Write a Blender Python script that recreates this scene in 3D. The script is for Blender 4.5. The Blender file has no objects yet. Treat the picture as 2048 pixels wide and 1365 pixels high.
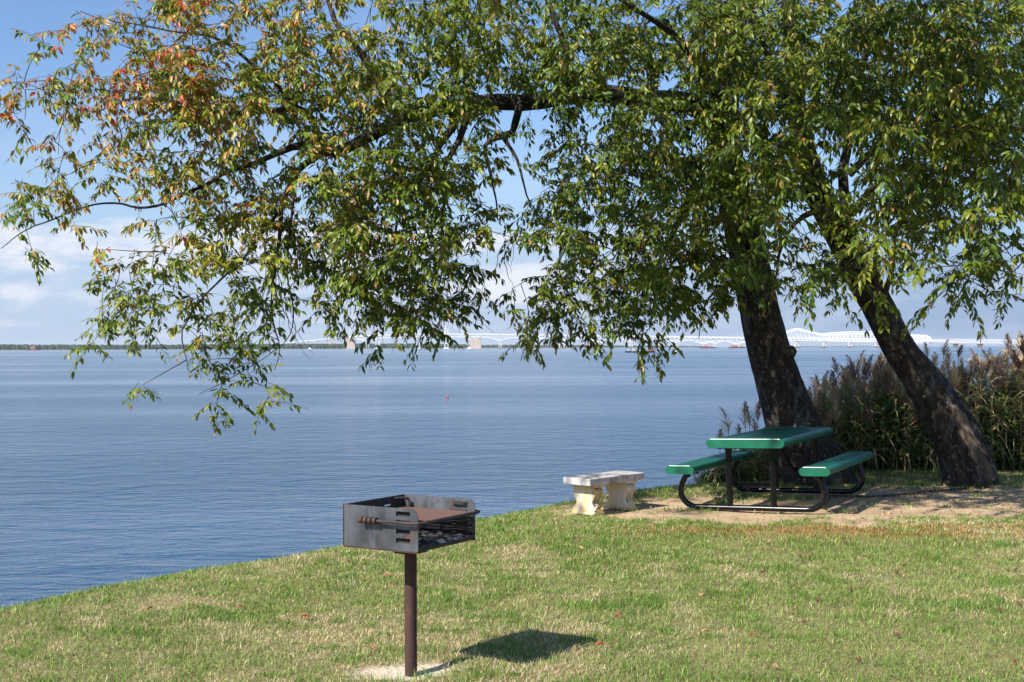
import bpy, math, random
import numpy as np
from mathutils import Vector, Matrix

rng = np.random.default_rng(11)
random.seed(11)
R = math.radians
scene = bpy.context.scene
COL = scene.collection

# ------------------------------------------------------------------ camera
F, CX, CY = 2600.0, 1024.0, 682.5           # focal length and centre in pixels of a 2048 wide frame
CAM = Vector((0, 0, 1.72))
CAMR = Matrix.Rotation(math.pi / 2 + R(0.293), 3, 'X') @ Matrix.Rotation(R(-0.21), 3, 'Z')
cd = bpy.data.cameras.new('camera')
cam = bpy.data.objects.new('camera', cd)
COL.objects.link(cam)
cd.sensor_width = 36.0
cd.lens = F / 2048 * 36.0
cd.clip_start, cd.clip_end = 0.1, 60000
cam.matrix_world = Matrix.Translation(CAM) @ CAMR.to_4x4()
scene.camera = cam

# ------------------------------------------------------------------ light
SUN_DIR = Vector((0.60, 0.60, -0.76)).normalized()          # the way the light travels
SUN_EL = math.asin(-SUN_DIR.z)
SUN_AZ = math.atan2(-SUN_DIR.x, -SUN_DIR.y)                 # from +Y towards +X
sl = bpy.data.lights.new('sun', 'SUN')
sl.energy, sl.angle, sl.color = 4.9, R(0.5), (1.0, 0.95, 0.86)
so = bpy.data.objects.new('sun', sl)
COL.objects.link(so)
so.rotation_euler = (-SUN_DIR).to_track_quat('Z', 'Y').to_euler()

W = bpy.data.worlds.new('World')
scene.world = W
W.use_nodes = True
nt = W.node_tree
nt.nodes.clear()
N, L = nt.nodes.new, nt.links.new


def mathn(nt, op, a, b=None, clamp=False):
    n = nt.nodes.new('ShaderNodeMath')
    n.operation, n.use_clamp = op, clamp
    for i, v in enumerate((a, b)):
        if v is None:
            continue
        if isinstance(v, (int, float)):
            n.inputs[i].default_value = v
        else:
            nt.links.new(v, n.inputs[i])
    return n.outputs[0]


def ramp(nt, fac, stops, interp='LINEAR'):
    n = nt.nodes.new('ShaderNodeValToRGB')
    n.color_ramp.interpolation = interp
    e = n.color_ramp.elements
    while len(e) < len(stops):
        e.new(0.5)
    for k, (p, c) in enumerate(stops):
        e[k].position = p
        e[k].color = (*c, 1) if isinstance(c, tuple) else (c, c, c, 1)
    nt.links.new(fac, n.inputs[0])
    return n.outputs[0]


def mixc(nt, fac, a, b, mode='MIX'):
    n = nt.nodes.new('ShaderNodeMix')
    n.data_type, n.blend_type = 'RGBA', mode
    for s, v in ((n.inputs[0], fac), (n.inputs[6], a), (n.inputs[7], b)):
        if isinstance(v, (int, float)):
            s.default_value = v
        elif isinstance(v, tuple):
            s.default_value = (*v, 1)
        else:
            nt.links.new(v, s)
    return n.outputs[2]


def noise(nt, vec, scale, detail=4, rough=0.55, dist=0.0):
    n = nt.nodes.new('ShaderNodeTexNoise')
    n.inputs['Scale'].default_value = scale
    n.inputs['Detail'].default_value = detail
    n.inputs['Roughness'].default_value = rough
    n.inputs['Distortion'].default_value = dist
    if vec is not None:
        nt.links.new(vec, n.inputs['Vector'])
    return n.outputs['Fac']


def mapping(nt, vec, scale=(1, 1, 1), rot=(0, 0, 0), loc=(0, 0, 0)):
    n = nt.nodes.new('ShaderNodeMapping')
    n.inputs['Scale'].default_value = scale
    n.inputs['Rotation'].default_value = rot
    n.inputs['Location'].default_value = loc
    nt.links.new(vec, n.inputs['Vector'])
    return n.outputs[0]


sky = N('ShaderNodeTexSky')
sky.sky_type = 'NISHITA'
sky.sun_disc = False
sky.sun_elevation, sky.sun_rotation = SUN_EL, SUN_AZ
sky.altitude, sky.air_density, sky.dust_density, sky.ozone_density = 0, 1.0, 0.6, 2.0
tc = N('ShaderNodeTexCoord')
sep = N('ShaderNodeSeparateXYZ')
L(tc.outputs['Generated'], sep.inputs[0])
az = mathn(nt, 'ARCTAN2', sep.outputs[0], sep.outputs[1])
comb = N('ShaderNodeCombineXYZ')
L(az, comb.inputs[0])
L(sep.outputs[2], comb.inputs[1])
m1 = mapping(nt, comb.outputs[0], (5.0, 30.0, 1), loc=(2.3, 0.4, 0))
m2 = mapping(nt, comb.outputs[0], (9.0, 26.0, 1), loc=(5.1, 3.4, 0))
n1 = noise(nt, m1, 1.0, 7, 0.6, 0.3)
n2 = noise(nt, m2, 1.4, 8, 0.62, 0.2)
nn = mathn(nt, 'ADD', mathn(nt, 'MULTIPLY', n1, 0.55), mathn(nt, 'MULTIPLY', n2, 0.45))
cov = ramp(nt, sep.outputs[2], [(0.0, 0.08), (0.02, 0.12), (0.05, 0.17), (0.085, 0.20), (0.103, 0.04), (0.13, -0.0), (0.3, 0.0)])
dens = mathn(nt, 'SUBTRACT', mathn(nt, 'ADD', nn, cov), 0.612)
cl = mathn(nt, 'MULTIPLY', dens, 8.0, True)
cl = mathn(nt, 'MULTIPLY', cl, 0.86)
m3 = mapping(nt, comb.outputs[0], (3.0, 10.0, 1), loc=(1.7, 8.1, 0))
wisp = mathn(nt, 'MULTIPLY', mathn(nt, 'SUBTRACT', noise(nt, m3, 1.2, 6, 0.6), 0.5, True), 0.8)
cl = mathn(nt, 'MAXIMUM', cl, wisp)
SKYS = 0.088
ccol = ramp(nt, n2, [(0.34, (4.9, 5.4, 6.7)), (0.58, (7.2, 7.3, 7.8))])
skyb = mixc(nt, 1.0, sky.outputs[0], (0.87, 1.01, 1.22), 'MULTIPLY')
azr = mathn(nt, 'ADD', mathn(nt, 'MULTIPLY', az, 1.6), 0.5, True)
lowc = ramp(nt, azr, [(0.0, (3.75, 4.8, 6.5)), (0.45, (3.7, 4.65, 6.4)), (1.0, (2.05, 3.0, 4.9))])
lowf = ramp(nt, sep.outputs[2], [(0.0, 0.95), (0.06, 0.8), (0.11, 0.35), (0.2, 0.0)])
skyb = mixc(nt, lowf, skyb, lowc)
cl = mathn(nt, 'MULTIPLY', cl, ramp(nt, azr, [(0.0, 1.0), (0.5, 0.9), (0.75, 0.3), (1.0, 0.22)]))
skyc = mixc(nt, cl, skyb, ccol)
bg = N('ShaderNodeBackground')
bg.inputs[1].default_value = SKYS
L(skyc, bg.inputs[0])
wo = N('ShaderNodeOutputWorld')
L(bg.outputs[0], wo.inputs[0])

scene.view_settings.view_transform = 'Standard'
scene.view_settings.look = 'None'
scene.view_settings.exposure = 0.60
scene.view_settings.gamma = 1.0
scene.render.engine = 'CYCLES'
scene.cycles.max_bounces = 6
scene.cycles.diffuse_bounces = 3
scene.cycles.glossy_bounces = 3
scene.cycles.transmission_bounces = 4
scene.cycles.volume_bounces = 0
scene.cycles.use_denoising = True
scene.cycles.sample_clamp_indirect = 6.0


# ------------------------------------------------------------------ helpers
def ray(px, py):
    return CAMR @ Vector(((px - CX) / F, -(py - CY) / F, -1.0))


def V(px, py, Y):                       # world point seen at a pixel, at distance Y in front
    r = ray(px, py)
    return CAM + r * (Y / r.y)


def G(px, py, z=0.0):                   # point of the horizontal plane z seen at a pixel
    r = ray(px, py)
    return CAM + r * ((z - CAM.z) / r.z)


def proj(p):
    q = CAMR.transposed() @ (Vector(p) - CAM)
    return (CX + F * q.x / -q.z, CY - F * q.y / -q.z)


def hash3(i, j, k, s):
    h = (i.astype(np.int64) * 374761393 + j.astype(np.int64) * 668265263 + k.astype(np.int64) * 2147483647 + s * 974711) & 0xFFFFFFFF
    h = ((h ^ (h >> 13)) * 1274126177) & 0xFFFFFFFF
    return ((h ^ (h >> 16)) & 0xFFFF) / 65535.0


def vnoise(x, y, z=None, s=0):
    x, y = np.asarray(x, float), np.asarray(y, float)
    z = np.zeros_like(x) if z is None else np.asarray(z, float)
    i, j, k = np.floor(x), np.floor(y), np.floor(z)
    u, v, w = x - i, y - j, z - k
    u, v, w = u * u * (3 - 2 * u), v * v * (3 - 2 * v), w * w * (3 - 2 * w)
    r = 0
    for a in (0, 1):
        for b in (0, 1):
            for c in (0, 1):
                r = r + hash3(i + a, j + b, k + c, s) * (u if a else 1 - u) * (v if b else 1 - v) * (w if c else 1 - w)
    return r


def fbm(x, y, z=None, s=0, o=4):
    t, a, n = 0, 0.5, 0
    for q in range(o):
        f = 2 ** q
        t = t + a * vnoise(np.asarray(x) * f, np.asarray(y) * f, None if z is None else np.asarray(z) * f, s + q)
        n += a
        a *= 0.5
    return t / n


def sstep(a, b, x):
    t = np.clip((x - a) / (b - a), 0, 1)
    return t * t * (3 - 2 * t)


def tag(o, label=None, cat=None, group=None, kind=None):
    if label: o['label'] = label
    if cat: o['category'] = cat
    if group: o['group'] = group
    if kind: o['kind'] = kind
    return o


def empty(name, loc=(0, 0, 0), rz=0.0, ry=0.0, label=None, cat=None, group=None):
    o = bpy.data.objects.new(name, None)
    COL.objects.link(o)
    o.empty_display_size = 0.2
    o.matrix_world = Matrix.Translation(Vector(loc)) @ Matrix.Rotation(rz, 4, 'Z') @ Matrix.Rotation(ry, 4, 'Y')
    o.location, o.rotation_euler = o.matrix_world.to_translation(), o.matrix_world.to_euler()
    return tag(o, label, cat, group)


ROOTM = {}


def root_of(o):
    while o.parent:
        o = o.parent
    return o


def np_mesh(name, verts, polys, mat, parent=None, col=None, smooth=False, world=False):
    """verts (N,3); polys: list of (M,k) index arrays. world=True: verts are world coords, made local to the parent's root."""
    verts = np.asarray(verts, dtype=np.float64)
    if world and parent is not None:
        m = np.array(root_of(parent).matrix_basis.inverted())
        verts = verts @ m[:3, :3].T + m[:3, 3]
    me = bpy.data.meshes.new(name)
    me.vertices.add(len(verts))
    me.vertices.foreach_set('co', verts.astype(np.float32).ravel())
    polys = [np.asarray(p, dtype=np.int32) for p in polys if len(p)]
    nl = sum(p.size for p in polys)
    npol = sum(len(p) for p in polys)
    me.loops.add(nl)
    me.loops.foreach_set('vertex_index', np.concatenate([p.ravel() for p in polys]))
    me.polygons.add(npol)
    st, base = [], 0
    for p in polys:
        st.append(base + np.arange(len(p)) * p.shape[1])
        base += p.size
    me.polygons.foreach_set('loop_start', np.concatenate(st).astype(np.int32))
    me.polygons.foreach_set('use_smooth', np.full(npol, bool(smooth)))
    me.update(calc_edges=True)
    me.validate()
    if col is not None:
        a = me.color_attributes.new('col', 'FLOAT_COLOR', 'POINT')
        c = np.ones((len(verts), 4), np.float32)
        c[:, :3] = col
        a.data.foreach_set('color', c.ravel())
    me.materials.append(mat)
    o = bpy.data.objects.new(name, me)
    COL.objects.link(o)
    if parent is not None:
        o.parent = parent
    return o


class MB:
    def __init__(s):
        s.v, s.f, s.c = [], [], []

    def add(s, vs, fs, c=None):
        b = len(s.v)
        s.v += [tuple(p) for p in vs]
        s.f += [[i + b for i in f] for f in fs]
        s.c += [c or (1, 1, 1)] * len(vs)
        return s

    def box(s, c, size, rot=None, col=None):
        h = [x / 2 for x in size]
        M = rot if rot is not None else Matrix.Identity(3)
        vs = [Vector(c) + M @ Vector((x * h[0], y * h[1], z * h[2])) for x in (-1, 1) for y in (-1, 1) for z in (-1, 1)]
        return s.add(vs, [(0, 1, 3, 2), (4, 6, 7, 5), (0, 4, 5, 1), (2, 3, 7, 6), (0, 2, 6, 4), (1, 5, 7, 3)], col)

    def bar(s, a, b, w, h=None, col=None):                     # a square bar between two points
        a, b = Vector(a), Vector(b)
        d = b - a
        q = d.to_track_quat('Y', 'Z').to_matrix()
        return s.box((a + b) / 2, (w, d.length, h or w), q, col)

    def tube(s, pts, rad, n=12, cap=True, closed=False, col=None):
        pts = [Vector(p) for p in pts]
        if isinstance(rad, (int, float)):
            rad = [rad] * len(pts)
        m = len(pts)
        vs, fs = [], []
        up = None
        for i, p in enumerate(pts):
            if closed:
                t = pts[(i + 1) % m] - pts[i - 1]
            else:
                t = pts[min(i + 1, m - 1)] - pts[max(i - 1, 0)]
            t = t.normalized() if t.length > 1e-9 else Vector((0, 0, 1))
            if up is None:
                up = t.orthogonal().normalized()
            up = up - t * up.dot(t)
            up = up.normalized() if up.length > 1e-6 else t.orthogonal().normalized()
            sd = t.cross(up)
            for k in range(n):
                a = 2 * math.pi * k / n
                vs.append(p + (up * math.cos(a) + sd * math.sin(a)) * rad[i])
        for i in range(m if closed else m - 1):
            j = (i + 1) % m
            for k in range(n):
                k2 = (k + 1) % n
                fs.append((i * n + k, i * n + k2, j * n + k2, j * n + k))
        if cap and not closed:
            fs.append(tuple(range(n))[::-1])
            fs.append(tuple((m - 1) * n + k for k in range(n)))
        return s.add(vs, fs, col)

    def prism(s, outline, origin, ex, ey, ez, depth, col=None):  # outline (u,v) in the ex/ey plane, extruded along ez
        o, ex, ey, ez = Vector(origin), Vector(ex), Vector(ey), Vector(ez)
        n = len(outline)
        vs = [o + ex * u + ey * v for u, v in outline] + [o + ex * u + ey * v + ez * depth for u, v in outline]
        fs = [tuple(range(n))[::-1], tuple(range(n, 2 * n))] + [(i, (i + 1) % n, n + (i + 1) % n, n + i) for i in range(n)]
        return s.add(vs, fs, col)

    def sphere(s, c, r, nu=10, nv=7, col=None):
        r = (r, r, r) if isinstance(r, (int, float)) else r
        vs = [Vector(c) + Vector((0, 0, -r[2]))]
        for j in range(1, nv):
            b = -math.pi / 2 + math.pi * j / nv
            for i in range(nu):
                a = 2 * math.pi * i / nu
                vs.append(Vector(c) + Vector((r[0] * math.cos(a) * math.cos(b), r[1] * math.sin(a) * math.cos(b), r[2] * math.sin(b))))
        vs.append(Vector(c) + Vector((0, 0, r[2])))
        fs = [(0, 1 + (i + 1) % nu, 1 + i) for i in range(nu)]
        for j in range(nv - 2):
            for i in range(nu):
                fs.append((1 + j * nu + i, 1 + j * nu + (i + 1) % nu, 1 + (j + 1) * nu + (i + 1) % nu, 1 + (j + 1) * nu + i))
        t = len(vs) - 1
        fs += [(t, t - nu + i, t - nu + (i + 1) % nu) for i in range(nu)]
        return s.add(vs, fs, col)

    def build(s, name, mat, parent=None, smooth=False, world=False, bevel=0, usecol=False):
        by = {}
        for f in s.f:
            by.setdefault(len(f), []).append(f)
        o = np_mesh(name, np.array([tuple(p) for p in s.v]), [np.array(x) for x in by.values()], mat, parent,
                    np.array(s.c) if usecol else None, False, world)
        if smooth:
            o.data.polygons.foreach_set('use_smooth', np.ones(len(o.data.polygons), dtype=bool))
            o.data.set_sharp_from_angle(angle=R(40))
        if bevel:
            b = o.modifiers.new('bevel', 'BEVEL')
            b.width, b.segments, b.limit_method = bevel, 2, 'ANGLE'
        return o


def spline(ctrl, step=0.15):
    """Catmull-Rom through (x,y,z,r) control points."""
    P = np.array(ctrl, float)
    P = np.vstack([2 * P[0] - P[1], P, 2 * P[-1] - P[-2]])
    out = []
    for i in range(1, len(P) - 2):
        a, b, c, d = P[i - 1], P[i], P[i + 1], P[i + 2]
        n = max(2, int(np.linalg.norm(c[:3] - b[:3]) / step))
        for t in np.arange(n) / n:
            out.append(0.5 * (2 * b + (c - a) * t + (2 * a - 5 * b + 4 * c - d) * t * t + (3 * b - a - 3 * c + d) * t ** 3))
    out.append(P[-2])
    out = np.array(out)
    out[:, 3] = np.maximum(out[:, 3], 0.003)
    return out


# ------------------------------------------------------------------ materials
def mat(name, base, rough=0.6, metal=0.0, spec=0.5, mixes=(), bumps=(), attr=None, coat=0.0, coord='Object'):
    """mixes: (colour, scale, lo, hi[, stretch]) noise layers over the base; bumps: (scale, distance[, stretch])."""
    m = bpy.data.materials.new(name)
    m.use_nodes = True
    nt = m.node_tree
    p = nt.nodes['Principled BSDF']
    p.inputs['Roughness'].default_value = rough
    p.inputs['Metallic'].default_value = metal
    p.inputs['Specular IOR Level'].default_value = spec
    p.inputs['Coat Weight'].default_value = coat
    tc = nt.nodes.new('ShaderNodeTexCoord').outputs[coord]
    c = base
    if attr:
        a = nt.nodes.new('ShaderNodeAttribute')
        a.attribute_name = attr
        c = a.outputs['Color']
    for k, mx in enumerate(mixes):
        colr, sc, lo, hi = mx[:4]
        v = mapping(nt, tc, mx[4] if len(mx) > 4 else (1, 1, 1), loc=(k * 3.1, k * 1.7, k * 0.9))
        f = ramp(nt, noise(nt, v, sc, 6, 0.6), [(lo, 0.0), (hi, 1.0)])
        c = mixc(nt, f, c, colr)
    if isinstance(c, tuple):
        p.inputs['Base Color'].default_value = (*c, 1)
    else:
        nt.links.new(c, p.inputs['Base Color'])
    nrm = None
    for k, b in enumerate(bumps):
        v = mapping(nt, tc, b[2] if len(b) > 2 else (1, 1, 1), loc=(k * 2.3, k, 0))
        bn = nt.nodes.new('ShaderNodeBump')
        bn.inputs['Distance'].default_value = b[1]
        nt.links.new(noise(nt, v, b[0], 5, 0.6), bn.inputs['Height'])
        if nrm is not None:
            nt.links.new(nrm, bn.inputs['Normal'])
        nrm = bn.outputs[0]
    if nrm is not None:
        nt.links.new(nrm, p.inputs['Normal'])
    return m


def leaf_mat(name, trans=0.3, rough=0.4, spec=0.5, tint=(1.25, 1.15, 0.55)):
    m = bpy.data.materials.new(name)
    m.use_nodes = True
    nt = m.node_tree
    p = nt.nodes['Principled BSDF']
    p.inputs['Roughness'].default_value = rough
    p.inputs['Specular IOR Level'].default_value = spec
    a = nt.nodes.new('ShaderNodeAttribute')
    a.attribute_name = 'col'
    nt.links.new(a.outputs['Color'], p.inputs['Base Color'])
    t = nt.nodes.new('ShaderNodeBsdfTranslucent')
    nt.links.new(mixc(nt, 1.0, a.outputs['Color'], tint, 'MULTIPLY'), t.inputs['Color'])
    mx = nt.nodes.new('ShaderNodeMixShader')
    mx.inputs[0].default_value = trans
    nt.links.new(p.outputs[0], mx.inputs[1])
    nt.links.new(t.outputs[0], mx.inputs[2])
    nt.links.new(mx.outputs[0], nt.nodes['Material Output'].inputs['Surface'])
    return m


M_bark = mat('bark', (0.042, 0.033, 0.027), 0.9, spec=0.2,
             mixes=[((0.115, 0.11, 0.09), 6, 0.50, 0.66, (1, 1, 0.6)), ((0.025, 0.019, 0.015), 16, 0.47, 0.60, (1, 1, 0.22)), ((0.23, 0.23, 0.19), 26, 0.60, 0.68, (1, 1, 0.7))],
             bumps=[(14, 0.03, (1, 1, 0.28)), (50, 0.012, (1, 1, 0.5))])
M_wood = mat('torn_wood', (0.20, 0.15, 0.11), 0.9, spec=0.15, mixes=[((0.06, 0.045, 0.035), 10, 0.45, 0.7, (1, 1, 0.12))], bumps=[(30, 0.02, (1, 1, 0.08))])
M_twig = mat('twig_bark', (0.06, 0.042, 0.035), 0.85, spec=0.2)
M_leaf = leaf_mat('leaf', 0.3, 0.38, 0.42)
M_grass = leaf_mat('grass_blade', 0.25, 0.55, 0.3, (1.1, 1.1, 0.7))
M_reed = leaf_mat('reed', 0.2, 0.6, 0.3, (1.1, 1.05, 0.8))
M_green = mat('green_coating', (0.002, 0.105, 0.052), 0.42, spec=0.45, mixes=[((0.006, 0.15, 0.085), 5, 0.45, 0.75), ((0.015, 0.07, 0.05), 11, 0.58, 0.72), ((0.22, 0.36, 0.30), 60, 0.70, 0.76), ((0.5, 0.5, 0.46), 17, 0.735, 0.75)])
M_glint = mat('pale_green_glint', (0.42, 0.58, 0.50), 0.3)  # sun glint put into the colour of the front edges
M_black = mat('black_tube', (0.004, 0.004, 0.005), 0.24, spec=0.35, mixes=[((0.010, 0.009, 0.009), 8, 0.55, 0.8), ((0.12, 0.11, 0.10), 40, 0.72, 0.78)])
M_chain = mat('rusty_chain', (0.10, 0.045, 0.025), 0.8, mixes=[((0.03, 0.02, 0.016), 40, 0.4, 0.6)])
M_conc = mat('weathered_concrete', (0.50, 0.46, 0.44), 0.9, spec=0.2,
             mixes=[((0.20, 0.165, 0.16), 6, 0.48, 0.68), ((0.62, 0.59, 0.60), 14, 0.5, 0.65), ((0.12, 0.10, 0.09), 38, 0.66, 0.72)], bumps=[(45, 0.006), (160, 0.002)])
M_cast = mat('cast_stone', (0.60, 0.46, 0.22), 0.85, spec=0.2,
             mixes=[((0.62, 0.56, 0.44), 6, 0.45, 0.6, (1, 1, 0.35)), ((0.42, 0.27, 0.08), 8, 0.56, 0.72, (1, 1, 0.4)), ((0.25, 0.19, 0.13), 40, 0.64, 0.75)], bumps=[(60, 0.004)])
M_steel = mat('grill_steel', (0.16, 0.168, 0.185), 0.42, 0.55,
              mixes=[((0.075, 0.08, 0.09), 5, 0.42, 0.62, (1, 1, 0.5)), ((0.25, 0.26, 0.29), 9, 0.55, 0.8, (1, 1, 0.3)), ((0.17, 0.085, 0.05), 9, 0.58, 0.70), ((0.03, 0.03, 0.03), 12, 0.62, 0.74)],
              bumps=[(30, 0.001)])
M_soot_shade = mat('soot_and_shade_steel', (0.035, 0.032, 0.03), 0.7, 0.2, mixes=[((0.10, 0.05, 0.03), 9, 0.5, 0.72), ((0.15, 0.15, 0.155), 5, 0.6, 0.8)])
M_rust = mat('rusty_pipe', (0.075, 0.035, 0.026), 0.75, 0.1, mixes=[((0.035, 0.02, 0.017), 7, 0.4, 0.65, (1, 1, 0.3)), ((0.15, 0.07, 0.045), 30, 0.55, 0.75)], bumps=[(80, 0.001)])
M_grate = mat('rusty_grate', (0.105, 0.055, 0.042), 0.55, 0.3, mixes=[((0.10, 0.045, 0.035), 12, 0.45, 0.65), ((0.32, 0.26, 0.22), 60, 0.68, 0.74)])
M_ash = mat('charcoal_and_ash', (0.02, 0.02, 0.02), 0.95, mixes=[((0.36, 0.33, 0.31), 30, 0.5, 0.58, (0.35, 1.6, 1)), ((0.18, 0.06, 0.02), 9, 0.68, 0.74)], bumps=[(50, 0.01)])
M_pleg = mat('pier_leg_concrete', (0.62, 0.62, 0.62), 0.9)
M_white = mat('white_bridge_paint', (0.76, 0.77, 0.78), 0.55)
M_deckc = mat('bridge_deck', (0.46, 0.46, 0.47), 0.8)
M_pier = mat('pier_concrete', (0.44, 0.39, 0.34), 0.9, mixes=[((0.30, 0.26, 0.23), 0.2, 0.45, 0.7, (1, 1, 0.2))])
M_pierb = mat('brown_pier', (0.20, 0.13, 0.10), 0.9)
M_anch = mat('anchorage_stone', (0.52, 0.42, 0.36), 0.9, mixes=[((0.38, 0.30, 0.26), 0.08, 0.45, 0.7)])
M_lat = mat('grey_steel_tower', (0.52, 0.56, 0.60), 0.6)
M_hull = mat('dark_hull', (0.03, 0.03, 0.035), 0.6)
M_red = mat('red_paint', (0.36, 0.10, 0.07), 0.6)
M_wp = mat('white_paint', (0.8, 0.8, 0.8), 0.5)
M_orange = mat('buoy_orange', (0.65, 0.09, 0.05), 0.5)
M_dry = mat('dry_leaf', (0.36, 0.17, 0.07), 0.7, mixes=[((0.20, 0.08, 0.035), 20, 0.4, 0.65)])
M_tan = mat('pale_dry_leaf', (0.58, 0.36, 0.19), 0.7, mixes=[((0.42, 0.22, 0.1), 20, 0.4, 0.65)])
M_redleaf = mat('red_leaf', (0.42, 0.08, 0.04), 0.6)
M_seed = mat('dry_seed_ball', (0.15, 0.06, 0.04), 0.9)
M_wood_far = mat('far_foliage', (0.04, 0.075, 0.05), 0.9, spec=0.1, mixes=[((0.025, 0.05, 0.03), 0.03, 0.4, 0.6), ((0.08, 0.11, 0.05), 0.05, 0.55, 0.75)])

# ------------------------------------------------------------------ ground
WATER = -1.78
edge_px = [(-40, 1193), (0, 1187), (300, 1130), (500, 1100), (700, 1060), (950, 1018), (1130, 984), (1290, 965), (1400, 958), (1490, 952)]
E = [(-60, -45), (-16, -6), (-7.6, 4.0), (-4.9, 7.6)] + [tuple(G(*p)[:2]) for p in edge_px] + \
    [(4.3, 19.6), (6.0, 21.6), (9.0, 23.6), (16, 27), (60, 40), (160, 62)]
POLY = np.array(E + [(160, -80), (-60, -80)])
EDG = np.array(E)


def edge_dist(x, y):
    x, y = np.asarray(x, float), np.asarray(y, float)
    d2 = np.full(x.shape, 1e18)
    for a, b in zip(EDG[:-1], EDG[1:]):
        e = b - a
        t = np.clip(((x - a[0]) * e[0] + (y - a[1]) * e[1]) / (e @ e), 0, 1)
        d2 = np.minimum(d2, (x - a[0] - t * e[0]) ** 2 + (y - a[1] - t * e[1]) ** 2)
    ins = np.zeros(x.shape, bool)
    for a, b in zip(POLY, np.roll(POLY, -1, 0)):
        c = ((a[1] > y) != (b[1] > y)) & (x < (b[0] - a[0]) * (y - a[1]) / (b[1] - a[1] + 1e-12) + a[0])
        ins ^= c
    return np.where(ins, 1, -1) * np.sqrt(d2)


GP = G(822, 1352)                        # foot of the grill
GUP = 0.0


def ground_z(x, y, d=None):
    d = edge_dist(x, y) if d is None else d
    d = d + 0.10 * (fbm(np.asarray(x) * 1.3, np.asarray(y) * 1.3, s=40, o=3) - 0.5)
    z = 0.05 * (fbm(np.asarray(x) * 0.6, np.asarray(y) * 0.6, s=5, o=3) - 0.5)
    z = z + GUP * np.exp(-((np.asarray(x) - GP.x) ** 2 + (np.asarray(y) - GP.y) ** 2) / 1.1)
    s = (0.22 - d) / 0.13
    drop = 1.25 * 0.13 * np.where(s > 30, s, np.log1p(np.exp(np.minimum(s, 30))))
    return np.maximum(z - drop, -3.6)


GUP = 0.022 - float(ground_z(np.array([GP.x]), np.array([GP.y]))[0])
ELL = [(2.9, 13.85, 1.95, 1.25, 1.15), (5.0, 14.4, 2.5, 1.45, 1.15), (7.2, 14.4, 2.2, 1.15, 1.1), (1.0, 13.75, 0.85, 0.45, 1.0), (3.3, 15.6, 0.9, 0.8, .8),
       (GP.x - 0.03, GP.y + 0.02, 0.30, 0.20, 1.0), (1.9, 13.35, 0.9, 0.35, .6)]


def dirt_mask(x, y):
    n = fbm(np.asarray(x) * 2.2, np.asarray(y) * 2.2, s=21, o=4)
    n2 = fbm(np.asarray(x) * 7, np.asarray(y) * 7, s=27, o=3)
    m = np.zeros(np.shape(x))
    for cx, cy, rx, ry, k in ELL:
        q = np.sqrt(((x - cx) / rx) ** 2 + ((y - cy) / ry) ** 2)
        m = np.maximum(m, k * (1.42 - q + (n - 0.5) * 1.1 + (n2 - 0.5) * 0.9))
    return sstep(0.35, 0.62, m)


fine_x, fine_y = np.arange(-6.5, 11.0, 0.07), np.arange(5.2, 24.5, 0.07)
xs = np.concatenate([np.linspace(-220, -20, 8)[:-1], np.arange(-20, -6.5, 1.0), fine_x, np.arange(11, 30, 1.0), np.linspace(30, 220, 12)])
ys = np.concatenate([np.linspace(-120, -20, 8)[:-1], np.arange(-20, 5.2, 1.0), fine_y, np.arange(24.5, 46, 1.0), np.linspace(46, 130, 10)])
gx, gy = np.meshgrid(xs, ys)
gd = edge_dist(gx, gy)
gz = ground_z(gx, gy, gd)
dm = dirt_mask(gx, gy)
gz = gz - 0.02 * dm * (gd > 0.3) + 0.014 * dm * (fbm(gx * 5, gy * 5, s=9, o=3) - 0.5)
nx, ny = len(xs), len(ys)
idx = np.arange(nx * ny).reshape(ny, nx)
quads = np.stack([idx[:-1, :-1], idx[:-1, 1:], idx[1:, 1:], idx[1:, :-1]], -1).reshape(-1, 4)
gcol = np.zeros((nx * ny, 3))
gcol[:, 0] = dm.ravel()
gcol[:, 1] = np.exp(-((gx - GP.x) ** 2 + (gy - GP.y) ** 2) / 0.16).ravel()
mg = bpy.data.materials.new('ground')
mg.use_nodes = True
g = mg.node_tree
pb = g.nodes['Principled BSDF']
pb.inputs['Roughness'].default_value = 0.95
pb.inputs['Specular IOR Level'].default_value = 0.1
gc = g.nodes.new('ShaderNodeTexCoord').outputs['Object']
at = g.nodes.new('ShaderNodeAttribute')
at.attribute_name = 'col'
sr = g.nodes.new('ShaderNodeSeparateColor')
g.links.new(at.outputs['Color'], sr.inputs[0])
thatch = mixc(g, ramp(g, noise(g, gc, 2.0, 5), [(0.4, 0.0), (0.62, 1.0)]), (0.14, 0.14, 0.05), (0.26, 0.20, 0.10))
thatch = mixc(g, ramp(g, noise(g, gc, 60.0, 4), [(0.45, 0.0), (0.7, 1.0)]), thatch, (0.36, 0.29, 0.16))
sand = mixc(g, ramp(g, noise(g, gc, 3.0, 6), [(0.35, 0.0), (0.65, 1.0)]), (0.58, 0.42, 0.27), (0.41, 0.285, 0.175))
sand = mixc(g, ramp(g, noise(g, gc, 45.0, 5), [(0.55, 0.0), (0.72, 1.0)]), sand, (0.26, 0.17, 0.10))
sand = mixc(g, ramp(g, noise(g, gc, 110.0, 3), [(0.62, 0.0), (0.70, 1.0)]), sand, (0.66, 0.55, 0.42))
sand = mixc(g, mathn(g, 'MULTIPLY', sr.outputs[1], 0.85), sand, (0.66, 0.58, 0.46))
g.links.new(mixc(g, sr.outputs[0], thatch, sand), pb.inputs['Base Color'])
bn = g.nodes.new('ShaderNodeBump')
bn.inputs['Distance'].default_value = 0.02
g.links.new(noise(g, gc, 35.0, 6), bn.inputs['Height'])
g.links.new(bn.outputs[0], pb.inputs['Normal'])
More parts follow.
